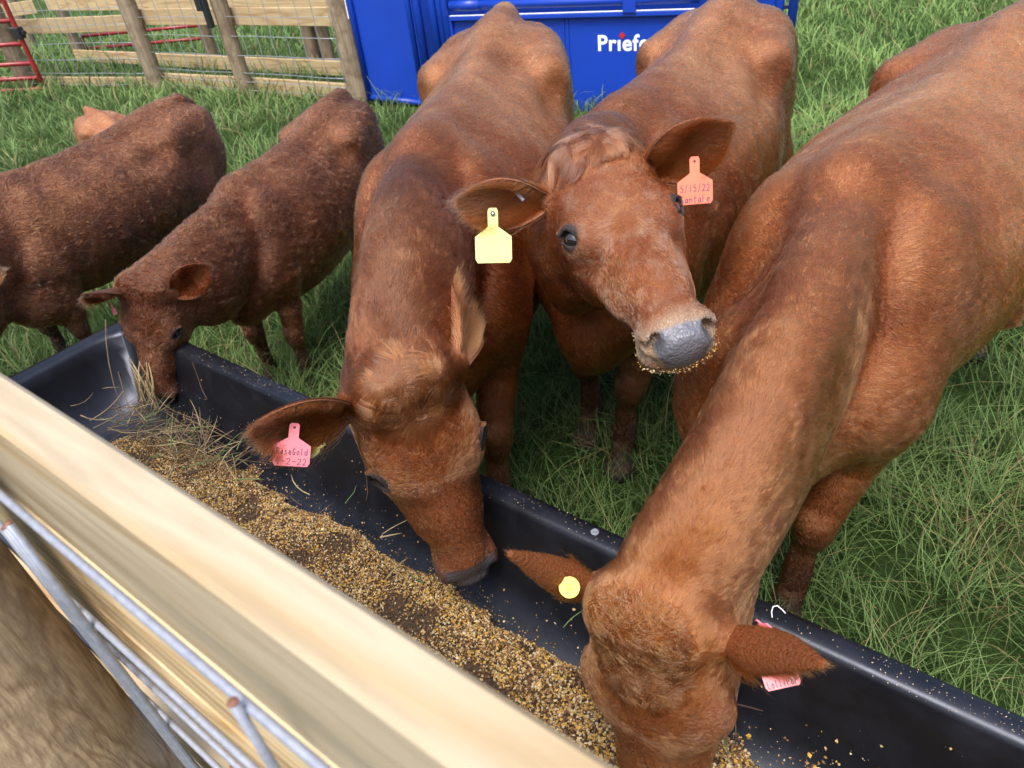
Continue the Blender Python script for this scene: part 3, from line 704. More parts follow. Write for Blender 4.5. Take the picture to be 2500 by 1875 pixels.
g = MB(); g.add([(-250, -250, 0), (250, -250, 0), (250, 250, 0), (-250, 250, 0)], [(0, 1, 2, 3)]); tag(g.build('ground', ground_mat()), kind='structure')

GRASSM = attr_mat('grass_blade', .55, .25, trans=.35)
def grass():
    rng = RNG; pts = []
    # candidate spots in rings about the camera, thinned to what the photograph takes in
    def batch(n, x0, x1, y0, y1, dens0):
        P = np.stack([rng.uniform(x0, x1, n), rng.uniform(y0, y1, n), np.zeros(n)], 1)
        Q = P + [0, 0, .1]; ok, d = seen(Q, None, margin=.25); P = P[ok]; d = d[ok]
        u = P @ FU; v = P @ FV
        keep = ~((u > -.7) & (u < 2.44) & (v > .22) & (v < .84)) & (v > -.3)
        keep &= rng.random(len(P)) < np.clip((2.3 / d)**dens0, 0, 1)
        return P[keep]
    P = np.concatenate([batch(215000, -4, 5, .3, 5.0, 1.0), batch(420000, -9, 9, 5.0, 15, .95), batch(160000, -24, 12, 15, 42, .9)])
    c1 = smooth_noise(P, .9, 61); c2 = smooth_noise(P, 3.5, 62)
    thin = rng.random(len(P)) < np.clip(.80 + .35 * c2 + .1 * c1, .18, 1); P = P[thin]; c1 = c1[thin]; c2 = c2[thin]; n = len(P)
    d = np.linalg.norm(P - CAM, axis=1); far = sst(d, 4, 10)
    L = rng.uniform(.08, .24, n) * (1 + .25 * c2 + .15 * c1) * (1 - .15 * far); L = np.clip(L, .04, .30)
    longb = rng.random(n) < .08; L = np.where(longb, L * 1.5, L)
    az = rng.uniform(0, 2 * math.pi, n) + .6 * c2; lean = np.clip(rng.normal(.75, .32, n), .1, 1.5)
    dirh = np.stack([np.cos(az), np.sin(az), np.zeros(n)], 1); side = np.stack([-np.sin(az), np.cos(az), np.zeros(n)], 1)
    w = rng.uniform(.0011, .0023, n) * np.clip(d / 2.6, .9, 5.0)
    k = 5; ss = np.linspace(0, 1, k); V = np.zeros((n, k, 2, 3)); tw = rng.normal(0, .5, n)
    for i, s in enumerate(ss):
        hz = L * (s - .52 * lean * s**2.0 * .8); rr = L * lean * s**1.6 * .85
        c = P + dirh * rr[:, None] + np.array([0, 0, 1]) * np.maximum(hz, .002 + .01 * s)[:, None] + side * (L * .12 * np.sin(tw + s * 2.5))[:, None]
        sd = side * np.cos(tw * s)[:, None] + np.array([0, 0, 1]) * np.sin(tw * s)[:, None] * .7
        ww = w * (1 - .92 * s**1.8) * (.7 + .6 * min(1, s * 4) * .5)
        V[:, i, 0] = c - sd * ww[:, None]; V[:, i, 1] = c + sd * ww[:, None]
    b = (np.arange(n) * k * 2)[:, None, None]; q = np.array([[2 * i, 2 * i + 1, 2 * i + 3, 2 * i + 2] for i in range(k - 1)])[None]
    Fc = (b + q).reshape(-1, 4)
    t = np.clip(.5 + .3 * c1 + rng.normal(0, .22, n), 0, 1)[:, None]
    # sunlit brightness painted in: yellower, lighter greens to the right and far off
    sunlit = sst(P[:, 0] * .8 + P[:, 1] * .15 - .2 * np.abs(P[:, 1] - 4), .9, 2.4)[:, None] * .8 + sst(P[:, 1], 8.5, 12)[:, None] * .8
    sunlit = np.clip(sunlit, 0, 1)
    base_green = np.array([.062, .118, .034]) * (1 - t) + np.array([.19, .29, .095]) * t
    lit_green = np.array([.095, .185, .045]) * (1 - t) + np.array([.25, .39, .12]) * t
    C = base_green * (1 - sunlit) + lit_green * sunlit
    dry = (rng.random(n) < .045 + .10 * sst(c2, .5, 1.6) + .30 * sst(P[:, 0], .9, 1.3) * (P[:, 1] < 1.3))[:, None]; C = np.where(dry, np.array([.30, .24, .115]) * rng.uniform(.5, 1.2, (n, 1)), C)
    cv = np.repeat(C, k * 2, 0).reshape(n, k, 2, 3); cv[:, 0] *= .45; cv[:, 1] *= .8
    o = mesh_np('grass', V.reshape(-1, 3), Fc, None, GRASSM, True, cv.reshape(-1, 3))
    tag(o, 'long tangled green grass with dry blades around the cattle', 'grass', kind='stuff'); print('grass', n)
if not QUICK: grass()

# ------------------------------------------------------------------ near fence: boards, wire panel and post in front of the viewer
def near_fence():
    wood = wood_mat('fresh_pine_board', FU, PINE0, PINE1, (.38, .32, .23), .8, rough=.6, contrast=.8, stretch=.90)
    wood2 = wood_mat('pine_board_lower', FU, (.56, .43, .26), (.40, .24, .10), (.52, .42, .26), 1.1, rough=.6)
    root = empty('board_fence', uvz(1.2, .1, 0), 'pale pine board fence with a galvanised wire panel, nearest to the viewer', 'fence')
    for z0, z1, m in ((1.26, 1.405, wood), (1.105, 1.252, wood2), (.95, 1.097, wood2), (.60, .745, wood2), (.15, .295, wood2)):
        b = MB(); L = 2.9 if z0 > 1.2 else 2.7
        b.box(uvz(.9, .099, (z0 + z1) / 2), FU, FV, UPV, L, .019, (z1 - z0) / 2, bev=.004); b.build('board', m, root)
    # posts on the viewer's side
    pm = wood_mat('weathered_post', UPV, (.52, .40, .25), (.30, .20, .11), (.58, .52, .42), 2.2, rough=.85, bump=.5, stain=(.20, .15, .10), stretch=.78)
    for u in (.735, -1.6, 3.1):
        p = MB(); pts, rs = [], []
        for i in range(28):
            z = i / 27 * 1.5; pts.append(uvz(u, -.034, z)); rs.append(.090 + .0015 * math.sin(z * 9 + u))
        p.tube(pts, rs, 40); p.build('post', pm, root, True)
    # wire panel
    w = MB(); rg = random.Random(4)
    def rod(a, b2, r=.0031, n=10, sag=0):
        pts = [np.array(a) * (1 - t) + np.array(b2) * t + np.array([0, 0, sag * math.sin(t * 9)]) for t in np.linspace(0, 1, 12)]
        w.tube(pts, r, n, 0)
    for z in (1.348, 1.178, 1.0, .83, .66, .50, .34, .18): rod(uvz(-1.9, .060, z), uvz(2.9, .060, z), sag=.002)
    us = [u for u in np.arange(-1.85, 2.9, .205) if abs(u - .4) > .3] + [.265]
    for u in us:
        z1 = 1.358 if u < .3 else 1.352
        rod(uvz(u, .0545, .1), uvz(u, .0545, z1)); w.tube([uvz(u, .0545, z1), uvz(u, .0545, z1 + .0008)], .0032, 10, 1)
    for u, z in ((.585, 1.318), (.61, 1.30), (.632, 1.285), (.645, 1.30)):                  # doubled ends of two panels beside the post
        rod(uvz(u, .0535, .1), uvz(u - .004, .0535, z)); w.tube([uvz(u - .004, .0535, z), uvz(u - .004, .0535, z + .0008)], .0032, 10, 1)
    for z in (1.06,):
        rod(uvz(.70, .0660, z), uvz(-1.3, .0660, z - .01)); w.tube([uvz(.4665, .067, z - .03), uvz(.448, .0675, z - .031)], .0031, 10, 1)
    w.build('wire_panel', [GALV, RUST], root, True)
near_fence()

# ------------------------------------------------------------------ feed trough
TV, TU, THV, THU = .535, .895, .328, 1.53
def ring(inset, n=30):
    """rounded rectangle in (u, v) about the trough centre"""
    hu, hv = THU - inset * 1.15, THV - inset; r = min(hv * .95, .06 + inset * .55); out = []
    for cx, cy, a0 in ((hu - r, hv - r, 0), (-hu + r, hv - r, 90), (-hu + r, -hv + r, 180), (hu - r, -hv + r, 270)):
        for i in range(n): a = math.radians(a0 + 90 * i / (n - 1)); out.append((cx + r * math.cos(a), cy + r * math.sin(a)))
    res = []
    m = len(out)
    for i in range(m):
        a, b = np.array(out[i]), np.array(out[(i + 1) % m]); k = max(1, int(np.linalg.norm(b - a) / .05))
        for j in range(k): res.append(a + (b - a) * j / k)
    return res
PROF = [(-.004, .515), (-.006, .545), (.0, .553), (.012, .5555), (.036, .5550), (.046, .550), (.052, .540), (.060, .50), (.072, .455), (.088, .41), (.108, .37), (.135, .335), (.17, .31), (.22, .295), (.27, .29)]
def trough_z(u, v):
    ins = min(THV - abs(v - TV), (THU - abs(u - TU)) / 1.15)
    for (a, za), (b, zb) in zip(PROF[4:-1], PROF[5:]):
        if ins < b: return za + (zb - za) * max(0, (ins - a) / (b - a))
    return .29
def trough():
    root = empty('feed_trough', uvz(TU, TV, 0), 'long black plastic feed trough full of grain in front of the cattle', 'feed trough')
    def shell(prof, name, mat, par, flip=False):
        base = ring(0); n = len(base); V = []; Fc = []
        # same parameter for all rings: sample rings by direction of the outermost one
        R = []
        for ins, z in prof:
            rr = np.array(ring(max(ins, 0))); cl = np.vstack([rr, rr[:1]]); seg = np.linalg.norm(np.diff(cl, axis=0), axis=1); acc = np.concatenate([[0], np.cumsum(seg)])
            q = []
            for i in range(n):
                # map by projecting the outer point inward
                p = np.array(base[i]); hu, hv = THU - ins * 1.15, THV - ins
                tgt = np.array([np.clip(p[0], -hu, hu), np.clip(p[1], -hv, hv)]); j = np.argmin(((rr - tgt)**2).sum(1)); a, b, c = rr[j - 1], rr[j], rr[(j + 1) % len(rr)]
                best = None
                for s0, s1 in ((a, b), (b, c)):
                    e = s1 - s0; tt = np.clip((tgt - s0) @ e / (e @ e), 0, 1); w = s0 + e * tt; dd = ((w - tgt)**2).sum()
                    if best is None or dd < best[0]: best = (dd, w)
                w = best[1]; 
                if ins < 0: w = w + nrm(w - np.array([np.clip(w[0], -THU + .1, THU - .1), np.clip(w[1], -THV + .1, THV - .1)])) * (-ins)
                q.append(w)
            R.append([uvz(TU + p[0], TV + p[1], z) for p in q])
        for r in R: V += r
        for k in range(len(R) - 1):
            for i in range(n): a = k * n + i; b = k * n + (i + 1) % n; Fc.append((a, b, b + n, a + n))
        Fc.append(tuple((len(R) - 1) * n + i for i in range(n)))
        me = bpy.data.meshes.new(name); me.from_pydata([tuple(map(float, v)) for v in V], [], Fc); me.update()
        me.polygons.foreach_set('use_smooth', np.full(len(Fc), True)); o = link(name, me, par, mat)
        bm = bmesh.new(); bm.from_mesh(me); bmesh.ops.recalc_face_normals(bm, faces=bm.faces); bm.to_mesh(me); bm.free(); return o
    shell(PROF, 'basin', POLY, root)
    shell([(-.004, .515), (.004, .512), (.045, .50), (.065, .40), (.10, .33), (.16, .285), (.27, .275)], 'outer_shell', POLY, root)
    for du in (-1.05, 1.05):
        for dv in (-.2, .2):
            b = MB(); b.box(uvz(TU + du, TV + dv, .15), FU, FV, UPV, .05, .03, .15, bev=.006); b.build('leg', POLY, root)
        b = MB(); b.box(uvz(TU + du, TV, .27), FU, FV, UPV, .05, .23, .02, bev=.004); b.build('crossbar', POLY, root)
    p = at(1285, 1150, .5555); b = MB(); b.tube([p, p + UPV * .002], .0085, 16); b.tube([p + UPV * .0022, p + UPV * .007], [.0058, .0052], 6); b.build('bolt', GALV, root)
trough()
def thread():
    b = MB(); pts = [at(x, y, .5575) for x, y in ((1668, 1334), (1666, 1324), (1669, 1316), (1678, 1315), (1690, 1321), (1697, 1325))]; pts = [q + UPV * h for q, h in zip(pts, (0, .004, .008, .009, .004, 0))]
    b.tube(pts, .0012, 6); tag(b.build('thread', WHITE, None, True), 'short curled white thread lying on the rim of the black trough', 'thread')
thread()

def feed():
    rng = RNG; n = 118000
    u = rng.uniform(-.55, 2.06, n); v = rng.uniform(.30, .80, n)
    P2 = np.stack([u, v, np.zeros(n)], 1); nz = smooth_noise(P2, 2.6, 71); nf = smooth_noise(P2, 9, 72); nd = smooth_noise(P2, 6, 73)
    edge = .685 + .018 * nz + .010 * nf - .02 * sst(u, 1.75, 2.1)
    inside = v < edge; top = .372 + .014 * nz - .06 * np.clip((v - .60) / .09, 0, 1)**2
    sct = (~inside) & (rng.random(n) < .26 * np.exp(-(v - edge) / .016) + .006)
    siz0 = 1 + .35 * sst(-u, -.9, -.2); bare = inside & (nd > 1.1) & (rng.random(n) < .8); keep = (inside & ~bare) | sct
    u, v, nf, nd, top, inside, nz, siz0 = [a[keep] for a in (u, v, nf, nd, top, inside, nz, siz0)]; m = len(u)
    tz = np.array([trough_z(a, b) for a, b in zip(u, v)]); z = np.where(inside, np.maximum(top, tz), tz) + rng.uniform(0, .004, m)
    siz = siz0 * rng.uniform(.0018, .0037, m) * np.where(inside, 1, rng.uniform(.4, 1, m)); big = rng.random(m) < .10; siz = np.where(big, siz * 1.5, siz)
    # fine crumbs on walls and rim
    base = np.array([[1, 0, 0], [-1, 0, 0], [0, 1, 0], [0, -1, 0], [0, 0, .7], [0, 0, -.7], [.6, .6, .45], [-.6, -.5, .5]], float)[:6]
    Rm = rng.normal(size=(m, 3, 3)); q, _ = np.linalg.qr(Rm)
    sh = base[None] * rng.uniform(.6, 1.25, (m, 6, 3)) * siz[:, None, None]; V = np.einsum('mij,mjk->mik', sh, q)
    C0 = FU[None] * u[:, None] + FV[None] * v[:, None] + np.array([0, 0, 1])[None] * z[:, None]; V = V + C0[:, None]
    f = np.array([[0, 2, 4], [2, 1, 4], [1, 3, 4], [3, 0, 4], [2, 0, 5], [1, 2, 5], [3, 1, 5], [0, 3, 5]]); Fc = (np.arange(m) * 6)[:, None, None] + f[None]
    pal = np.array([[.58, .34, .06], [.54, .38, .17], [.62, .52, .33], [.20, .11, .052], [.12, .068, .038], [.32, .19, .075]])
    pr = rng.random(m); dk = sst(nd + .5 * nf, -.2, 1.1); idx = np.select([pr < .22 - .1 * dk, pr < .44 - .2 * dk, pr < .60 - .25 * dk, pr < .80, pr < .92], [0, 1, 2, 3, 4], 5)
    C = pal[idx] * rng.uniform(.7, 1.2, (m, 1))
    gm = attr_mat('grain', .55, .35)
    o = mesh_np('grain', V.reshape(-1, 3), Fc.reshape(-1, 3), None, gm, False, np.repeat(C, 6, 0)); tag(o, 'cracked corn and brown feed pellets heaped in the black trough', 'animal feed', kind='stuff')
    # the fine meal under the kernels
    nu, nv = 240, 40; U, Vv = np.meshgrid(np.linspace(-.60, 2.10, nu), np.linspace(.26, .74, nv), indexing='ij'); P2 = np.stack([U.ravel(), Vv.ravel(), np.zeros(U.size)], 1)
    nz = smooth_noise(P2, 2.6, 71); nf = smooth_noise(P2, 9, 72); ed = .685 + .018 * nz + .010 * nf - .02 * sst(P2[:, 0], 1.75, 2.1)
    tp = .370 + .014 * nz - .06 * np.clip((P2[:, 1] - .60) / .09, 0, 1)**2; tz = np.array([trough_z(a, b) for a, b in P2[:, :2]])
    z = np.where(P2[:, 1] < ed, np.maximum(tp, tz + .0015), tz - .004) + .0015 * smooth_noise(P2, 40, 5)
    z = np.where((P2[:, 1] < ed) & (P2[:, 0] < 2.02 + .04 * nf), z, tz - .006)
    Vm = FU[None] * P2[:, :1] + FV[None] * P2[:, 1:2] + np.array([0, 0, 1.])[None] * z[:, None]
    i, j = np.meshgrid(np.arange(nu - 1), np.arange(nv - 1), indexing='ij'); a = (i * nv + j).ravel(); Fm = np.stack([a, a + nv, a + nv + 1, a + 1], 1)
    mm = plain('dark_meal', (.075, .045, .024), .9, noise=.5, nscale=90, bump=.8, bscale=300)
    o = mesh_np('feed_meal', Vm, Fm, None, mm); tag(o, 'dark crumbled feed meal lying under the cracked corn', 'animal feed', kind='stuff')
    # crumbs and dust on the wall and rim of the trough
    n = 5200; u = rng.uniform(-.5, 2.38, n); w = rng.random(n); v = np.where(w < .55, rng.uniform(.69, .80, n), rng.uniform(.815, .862, n)); k2 = rng.random(n) < np.where(w < .55, np.exp(-(v - .69) / .05), .55) * (.35 + .65 * sst(smooth_noise(np.stack([u, v, u * 0], 1), 3, 8), -.6, 1)); u, v = u[k2], v[k2]; m = len(u)
    tz = np.array([trough_z(a, b) for a, b in zip(u, v)]); sz = rng.uniform(.0005, .0015, m)
    Rm = rng.normal(size=(m, 3, 3)); q, _ = np.linalg.qr(Rm); V = np.einsum('mij,mjk->mik', base[None] * sz[:, None, None] * rng.uniform(.5, 1.5, (m, 6, 3)), q) + (FU[None] * u[:, None] + FV[None] * v[:, None] + np.array([0, 0, 1.])[None] * (tz + .0006)[:, None])[:, None]
    Fc = (np.arange(m) * 6)[:, None, None] + f[None]; o = mesh_np('crumbs', V.reshape(-1, 3), Fc.reshape(-1, 3), None, gm, False, np.repeat(np.array([.42, .34, .24])[None] * rng.uniform(.5, 1.2, (m, 1)), 6, 0)); tag(o, 'fine pale crumbs of feed scattered on the trough wall and rim', 'crumbs', kind='stuff')
feed()

def hay():
    rng = random.Random(9); b = MB(); cols = 4
    def straw(p, d, L, r, m, bend=.15):
        d = nrm(d); s = nrm(np.cross(d, [rng.uniform(-1, 1), rng.uniform(-1, 1), .3])); pts = []
        bb = rng.uniform(-bend, bend) * L
        for i in range(5): t = i / 4; pts.append(np.array(p) + d * L * (t - .5) + s * bb * (1 - (2 * t - 1)**2))
        for q in pts: q[2] = max(q[2], trough_z(q @ FU, q @ FV) + .003)
        b.tube(pts, [r, r, r * .95, r * .8, r * .4], 5, m)
    c0 = at(345, 930, .40); c1 = at(500, 985, .39)
    for i in range(230):
        k = rng.random(); base = (c0 * (1 - k) + c1 * k) if i > 95 else c0
        sp = .085 if i <= 130 else .05
        h = rng.uniform(0, .065) * (1.3 if i <= 95 else .5)
        p = base + FU * rng.gauss(0, sp * 1.3) + FV * rng.gauss(-.01, sp * .55) + np.array([0, 0, h - .01])
        a = rng.uniform(0, math.pi); d = FU * math.cos(a) + FV * math.sin(a) + UPV * rng.gauss(0, .25)
        straw(p, d, rng.uniform(.04, .17), rng.uniform(.0008, .0019), rng.choice([0, 0, 1, 1, 1, 2, 3]))
    for i in range(26):                                     # stems hanging from the calf's mouth and standing up in the corner
        q = at(rng.uniform(300, 345), rng.uniform(850, 900), .42); t = at(rng.uniform(278, 330), rng.uniform(755, 830), .55)
        straw((q + t) / 2, t - q, np.linalg.norm(t - q), rng.uniform(.0012, .0024), rng.choice([0, 0, 1]), .08)
    for x0, y0, x1, y1 in ((228, 690, 262, 880), (255, 800, 285, 900), (330, 850, 440, 905), (395, 900, 520, 960)):
        q = at(x0, y0, .60 if y0 < 750 else .44); t = at(x1, y1, .42); straw((q + t) / 2, t - q, np.linalg.norm(t - q), .0016, 1, .1)
    for x, y in ((520, 1010), (540, 1040), (650, 1050), (640, 1085), (560, 1060), (700, 1130), (770, 1190), (800, 1190), (845, 1160), (860, 1230), (760, 1075), (900, 1250), (860, 1140), (800, 1065), (1560, 1590), (1585, 1560), (1610, 1530), (700, 1110), (480, 1000), (1240, 1340)):
        z = .385 if y > 1000 and x < 1000 else .40; p = at(x, y, z); a = rng.uniform(0, 3.14); straw(p + UPV * .006, FU * math.cos(a) + FV * math.sin(a) + UPV * .05, rng.uniform(.04, .11), rng.uniform(.0009, .0021), rng.choice([0, 1, 2, 3]))
    ms = [plain('straw_pale', (.34, .26, .14), .7, noise=.3), plain('straw_brown', (.15, .10, .055), .8, noise=.3), plain('stem_green', (.10, .17, .055), .7), plain('stem_dark', (.07, .04, .03), .85)]
    tag(b.build('hay', ms, None, True), 'loose heap of dry hay and stems in the trough under the calf', 'hay', kind='stuff')
hay()

# ------------------------------------------------------------------ far fences and gates
def gp(px, py): return at(px / 1.13016, py / 1.13016, 0)
POSTW = wood_mat('old_round_post', UPV, (.24, .185, .125), (.11, .08, .052), (.30, .25, .18), 1.5, rough=.85, bump=.7, stain=(.12, .085, .055))
def wood_dir(d, tone=1.):
    return wood_mat('fence_board_%.2f' % d[0], d, (.47 * tone, .36 * tone, .20 * tone), (.32 * tone, .20 * tone, .09 * tone), (.40 * tone, .31 * tone, .18 * tone), .8, rough=.75, contrast=.8)
def round_post(parent, p, h, r, lean=0):
    b = MB(); n = 14; rg = np.random.default_rng(int(abs(p[0]) * 100)); pts = [np.array([p[0] + rg.normal(0, .002), p[1], -.05 + (h + .05) * i / n]) for i in range(n + 1)]
    b.tube(pts, [r * (1 + rg.normal(0, .012)) for _ in pts], 20); return b.build('post', POSTW, parent, True)
def board(parent, a, c, z0, z1, off, mat, th=.019):
    a, c = np.array(a, float), np.array(c, float); d = c - a; d[2] = 0; L = np.linalg.norm(d) / 2; d = nrm(d); nn = np.array([-d[1], d[0], 0]); nn = nn if nn[1] > 0 else -nn
    b = MB(); ce = (a + c) / 2 + nn * off; ce[2] = (z0 + z1) / 2; b.box(ce, d, nn, UPV, L, th, (z1 - z0) / 2, bev=.003); return b.build('board', mat, parent)
def wire(parent, a, c, zs, us, off, top, r=.0034):
    a, c = np.array(a, float), np.array(c, float); d = c - a; d[2] = 0; L = np.linalg.norm(d); d = nrm(d); nn = np.array([-d[1], d[0], 0]); nn = nn if nn[1] > 0 else -nn
    b = MB(); bs = a * [1, 1, 0] + nn * off; rg = random.Random(int(L * 100))
    for z in zs: b.tube([bs + d * L * t + UPV * (z + rg.uniform(-.006, .006)) for t in np.linspace(0, 1, 8)], r, 6)
    for u in us: b.tube([bs + d * (u + rg.uniform(-.006, .006)) - nn * .006 + UPV * z for z in np.linspace(.03, top, 6)], r, 6)
    return b.build('wire_mesh', GALVF, parent, True)
PA, PB, PC, PD = gp(390, 218), gp(605, 232), gp(888, 256), gp(73, 214)
PA2 = PA
def back_fence():
    root = empty('wire_board_fence', PA, 'board fence with round posts and square wire mesh beside the blue chute', 'fence')
    for p, r in ((PA, .088), (PB, .078), (PC + np.array([-.02, .02, 0]), .098), (PD, .105)): round_post(root, p, 1.5, r)
    for a, c in ((PA, PB), (PB, PC)):
        m = wood_dir(nrm(c - a), .95); board(root, a, c, .635, .785, .105, m); board(root, a, c, -.02, .145, .105, m); board(root, a, c, 1.22, 1.37, .105, m)
    e = PD + nrm(PD - PA) * 2.2; m = wood_dir(nrm(PA - PD), .85); board(root, PD + nrm(PD - PA) * .1, PA, .58, .735, .105, m); board(root, e, PA, -.02, .10, .105, m); board(root, e, PA, 1.2, 1.35, .105, m)
    L = np.linalg.norm((PC - PA)[:2]); wire(root, PA, PC, (.06, .14, .22, .385, .56, .73, .90, 1.07, 1.2), np.arange(.05, L, .155 if 0 else .2), -.0, 1.25)
    L = np.linalg.norm((PA - PD)[:2]); wire(root, PD, PA, (.05, .17, .32, .49, .67, .83, 1.0, 1.15), np.arange(.1, L, .152), -.01, 1.22)
    b = MB(); q = PB + np.array([-.11, -.10, 0]); ax = nrm(PB - PA)
    b.box(q + UPV * .82, ax, np.cross(ax, UPV), UPV, .03, .022, .16, bev=.004); b.box(q + UPV * .86 - ax * .055, ax, np.cross(ax, UPV), UPV, .04, .03, .055, bev=.005)
    b.tube([q + UPV * .96 - ax * .03, q + UPV * .90 - ax * .02], .006, 8, 1); b.tube([q + UPV * .68, q + UPV * .66 - ax * .05], .008, 8)
    b.build('latch', [BLACKP, GALV], root)
    root2 = empty('sorting_pen_fence', (-3.4, 9.4, 0), 'second board fence with square posts behind the wire mesh fence', 'fence')
    s, e = np.array([-5.31, 10.83, 0]), np.array([-1.30, 7.92, 0]); d = nrm(e - s); m = wood_dir(d, 1.08)
    board(root2, s, s * .44 + e * .56, .04, .18, 0, m); board(root2, s * .44 + e * .56, e, .035, .178, .006, m)
    board(root2, s - d * .15, s * .55 + e * .45, .66, .81, 0, m); board(root2, s * .55 + e * .45, e, .655, .81, .004, m); board(root2, s, e, 1.2, 1.34, .0, m)
    for p in ((-5.38, 11.1, 0), (-3.02, 9.32, 0), (-1.66, 8.36, 0), (-1.50, 8.28, 0)): round_post(root2, p, 1.4, .07)
    root3 = empty('end_fence', (-7.2, 12.3, 0), 'short far board fence with one post at the upper left corner', 'fence')
    q0, q1 = at(0, 40, .6), at(82, 28, .6); m = wood_dir(nrm(q1 - q0), 1.05); board(root3, q0 + nrm(q0 - q1) * 1.2, q1, .60, .76, 0, m); pp = at(52, 62, 0.3); round_post(root3, (pp[0], pp[1], 0), 1.3, .085)
back_fence()
def tube_gate(name, label, a, c, zs, r, extra=(), mat=REDM, latch=False):
    a, c = np.array(a, float), np.array(c, float); root = empty(name, (a[0], a[1], 0), label, 'gate'); d = c - a; d[2] = 0; L = np.linalg.norm(d); d = nrm(d)
    for x in [0, L]: b = MB(); b.tube([a * [1, 1, 0] + d * x + UPV * z for z in np.linspace(zs[0], zs[-1], 6)], r * 1.1, 12); b.build('upright', mat, root, True)
    for z in zs: b = MB(); b.tube([a * [1, 1, 0] + d * t + UPV * z for t in np.linspace(0, L, 4)], r, 12); b.build('rail', mat, root, True)
    if latch:
        b = MB(); q = a * [1, 1, 0] + UPV * .64; b.box(q, d, np.cross(d, UPV), UPV, .045, .04, .06, bev=.01); b.box(q + UPV * .0 - d * .06, d, np.cross(d, UPV), UPV, .03, .02, .02, bev=.004); b.build('latch', BLACKP, root)
    return root
GC = gp(113, 224); GD = nrm(np.array([-5.711, 9.456, 0]) - np.array([-5.053, 9.252, 0]))
tube_gate('tube_gate', 'dark red tubular steel gate at the left in front of the wire mesh fence', GC, GC + GD * 2.6, (.035, .16, .32, .53, .77, .98, 1.2), .024, latch=True)
a_, c_ = at(180, 94, .2), at(320, 78, .2)
tube_gate('low_tube_gate', 'far dark red tube gate lying low behind the sorting pen fence', at(440, 72, .18), at(182, 95, .18), (.12, .28), .022)

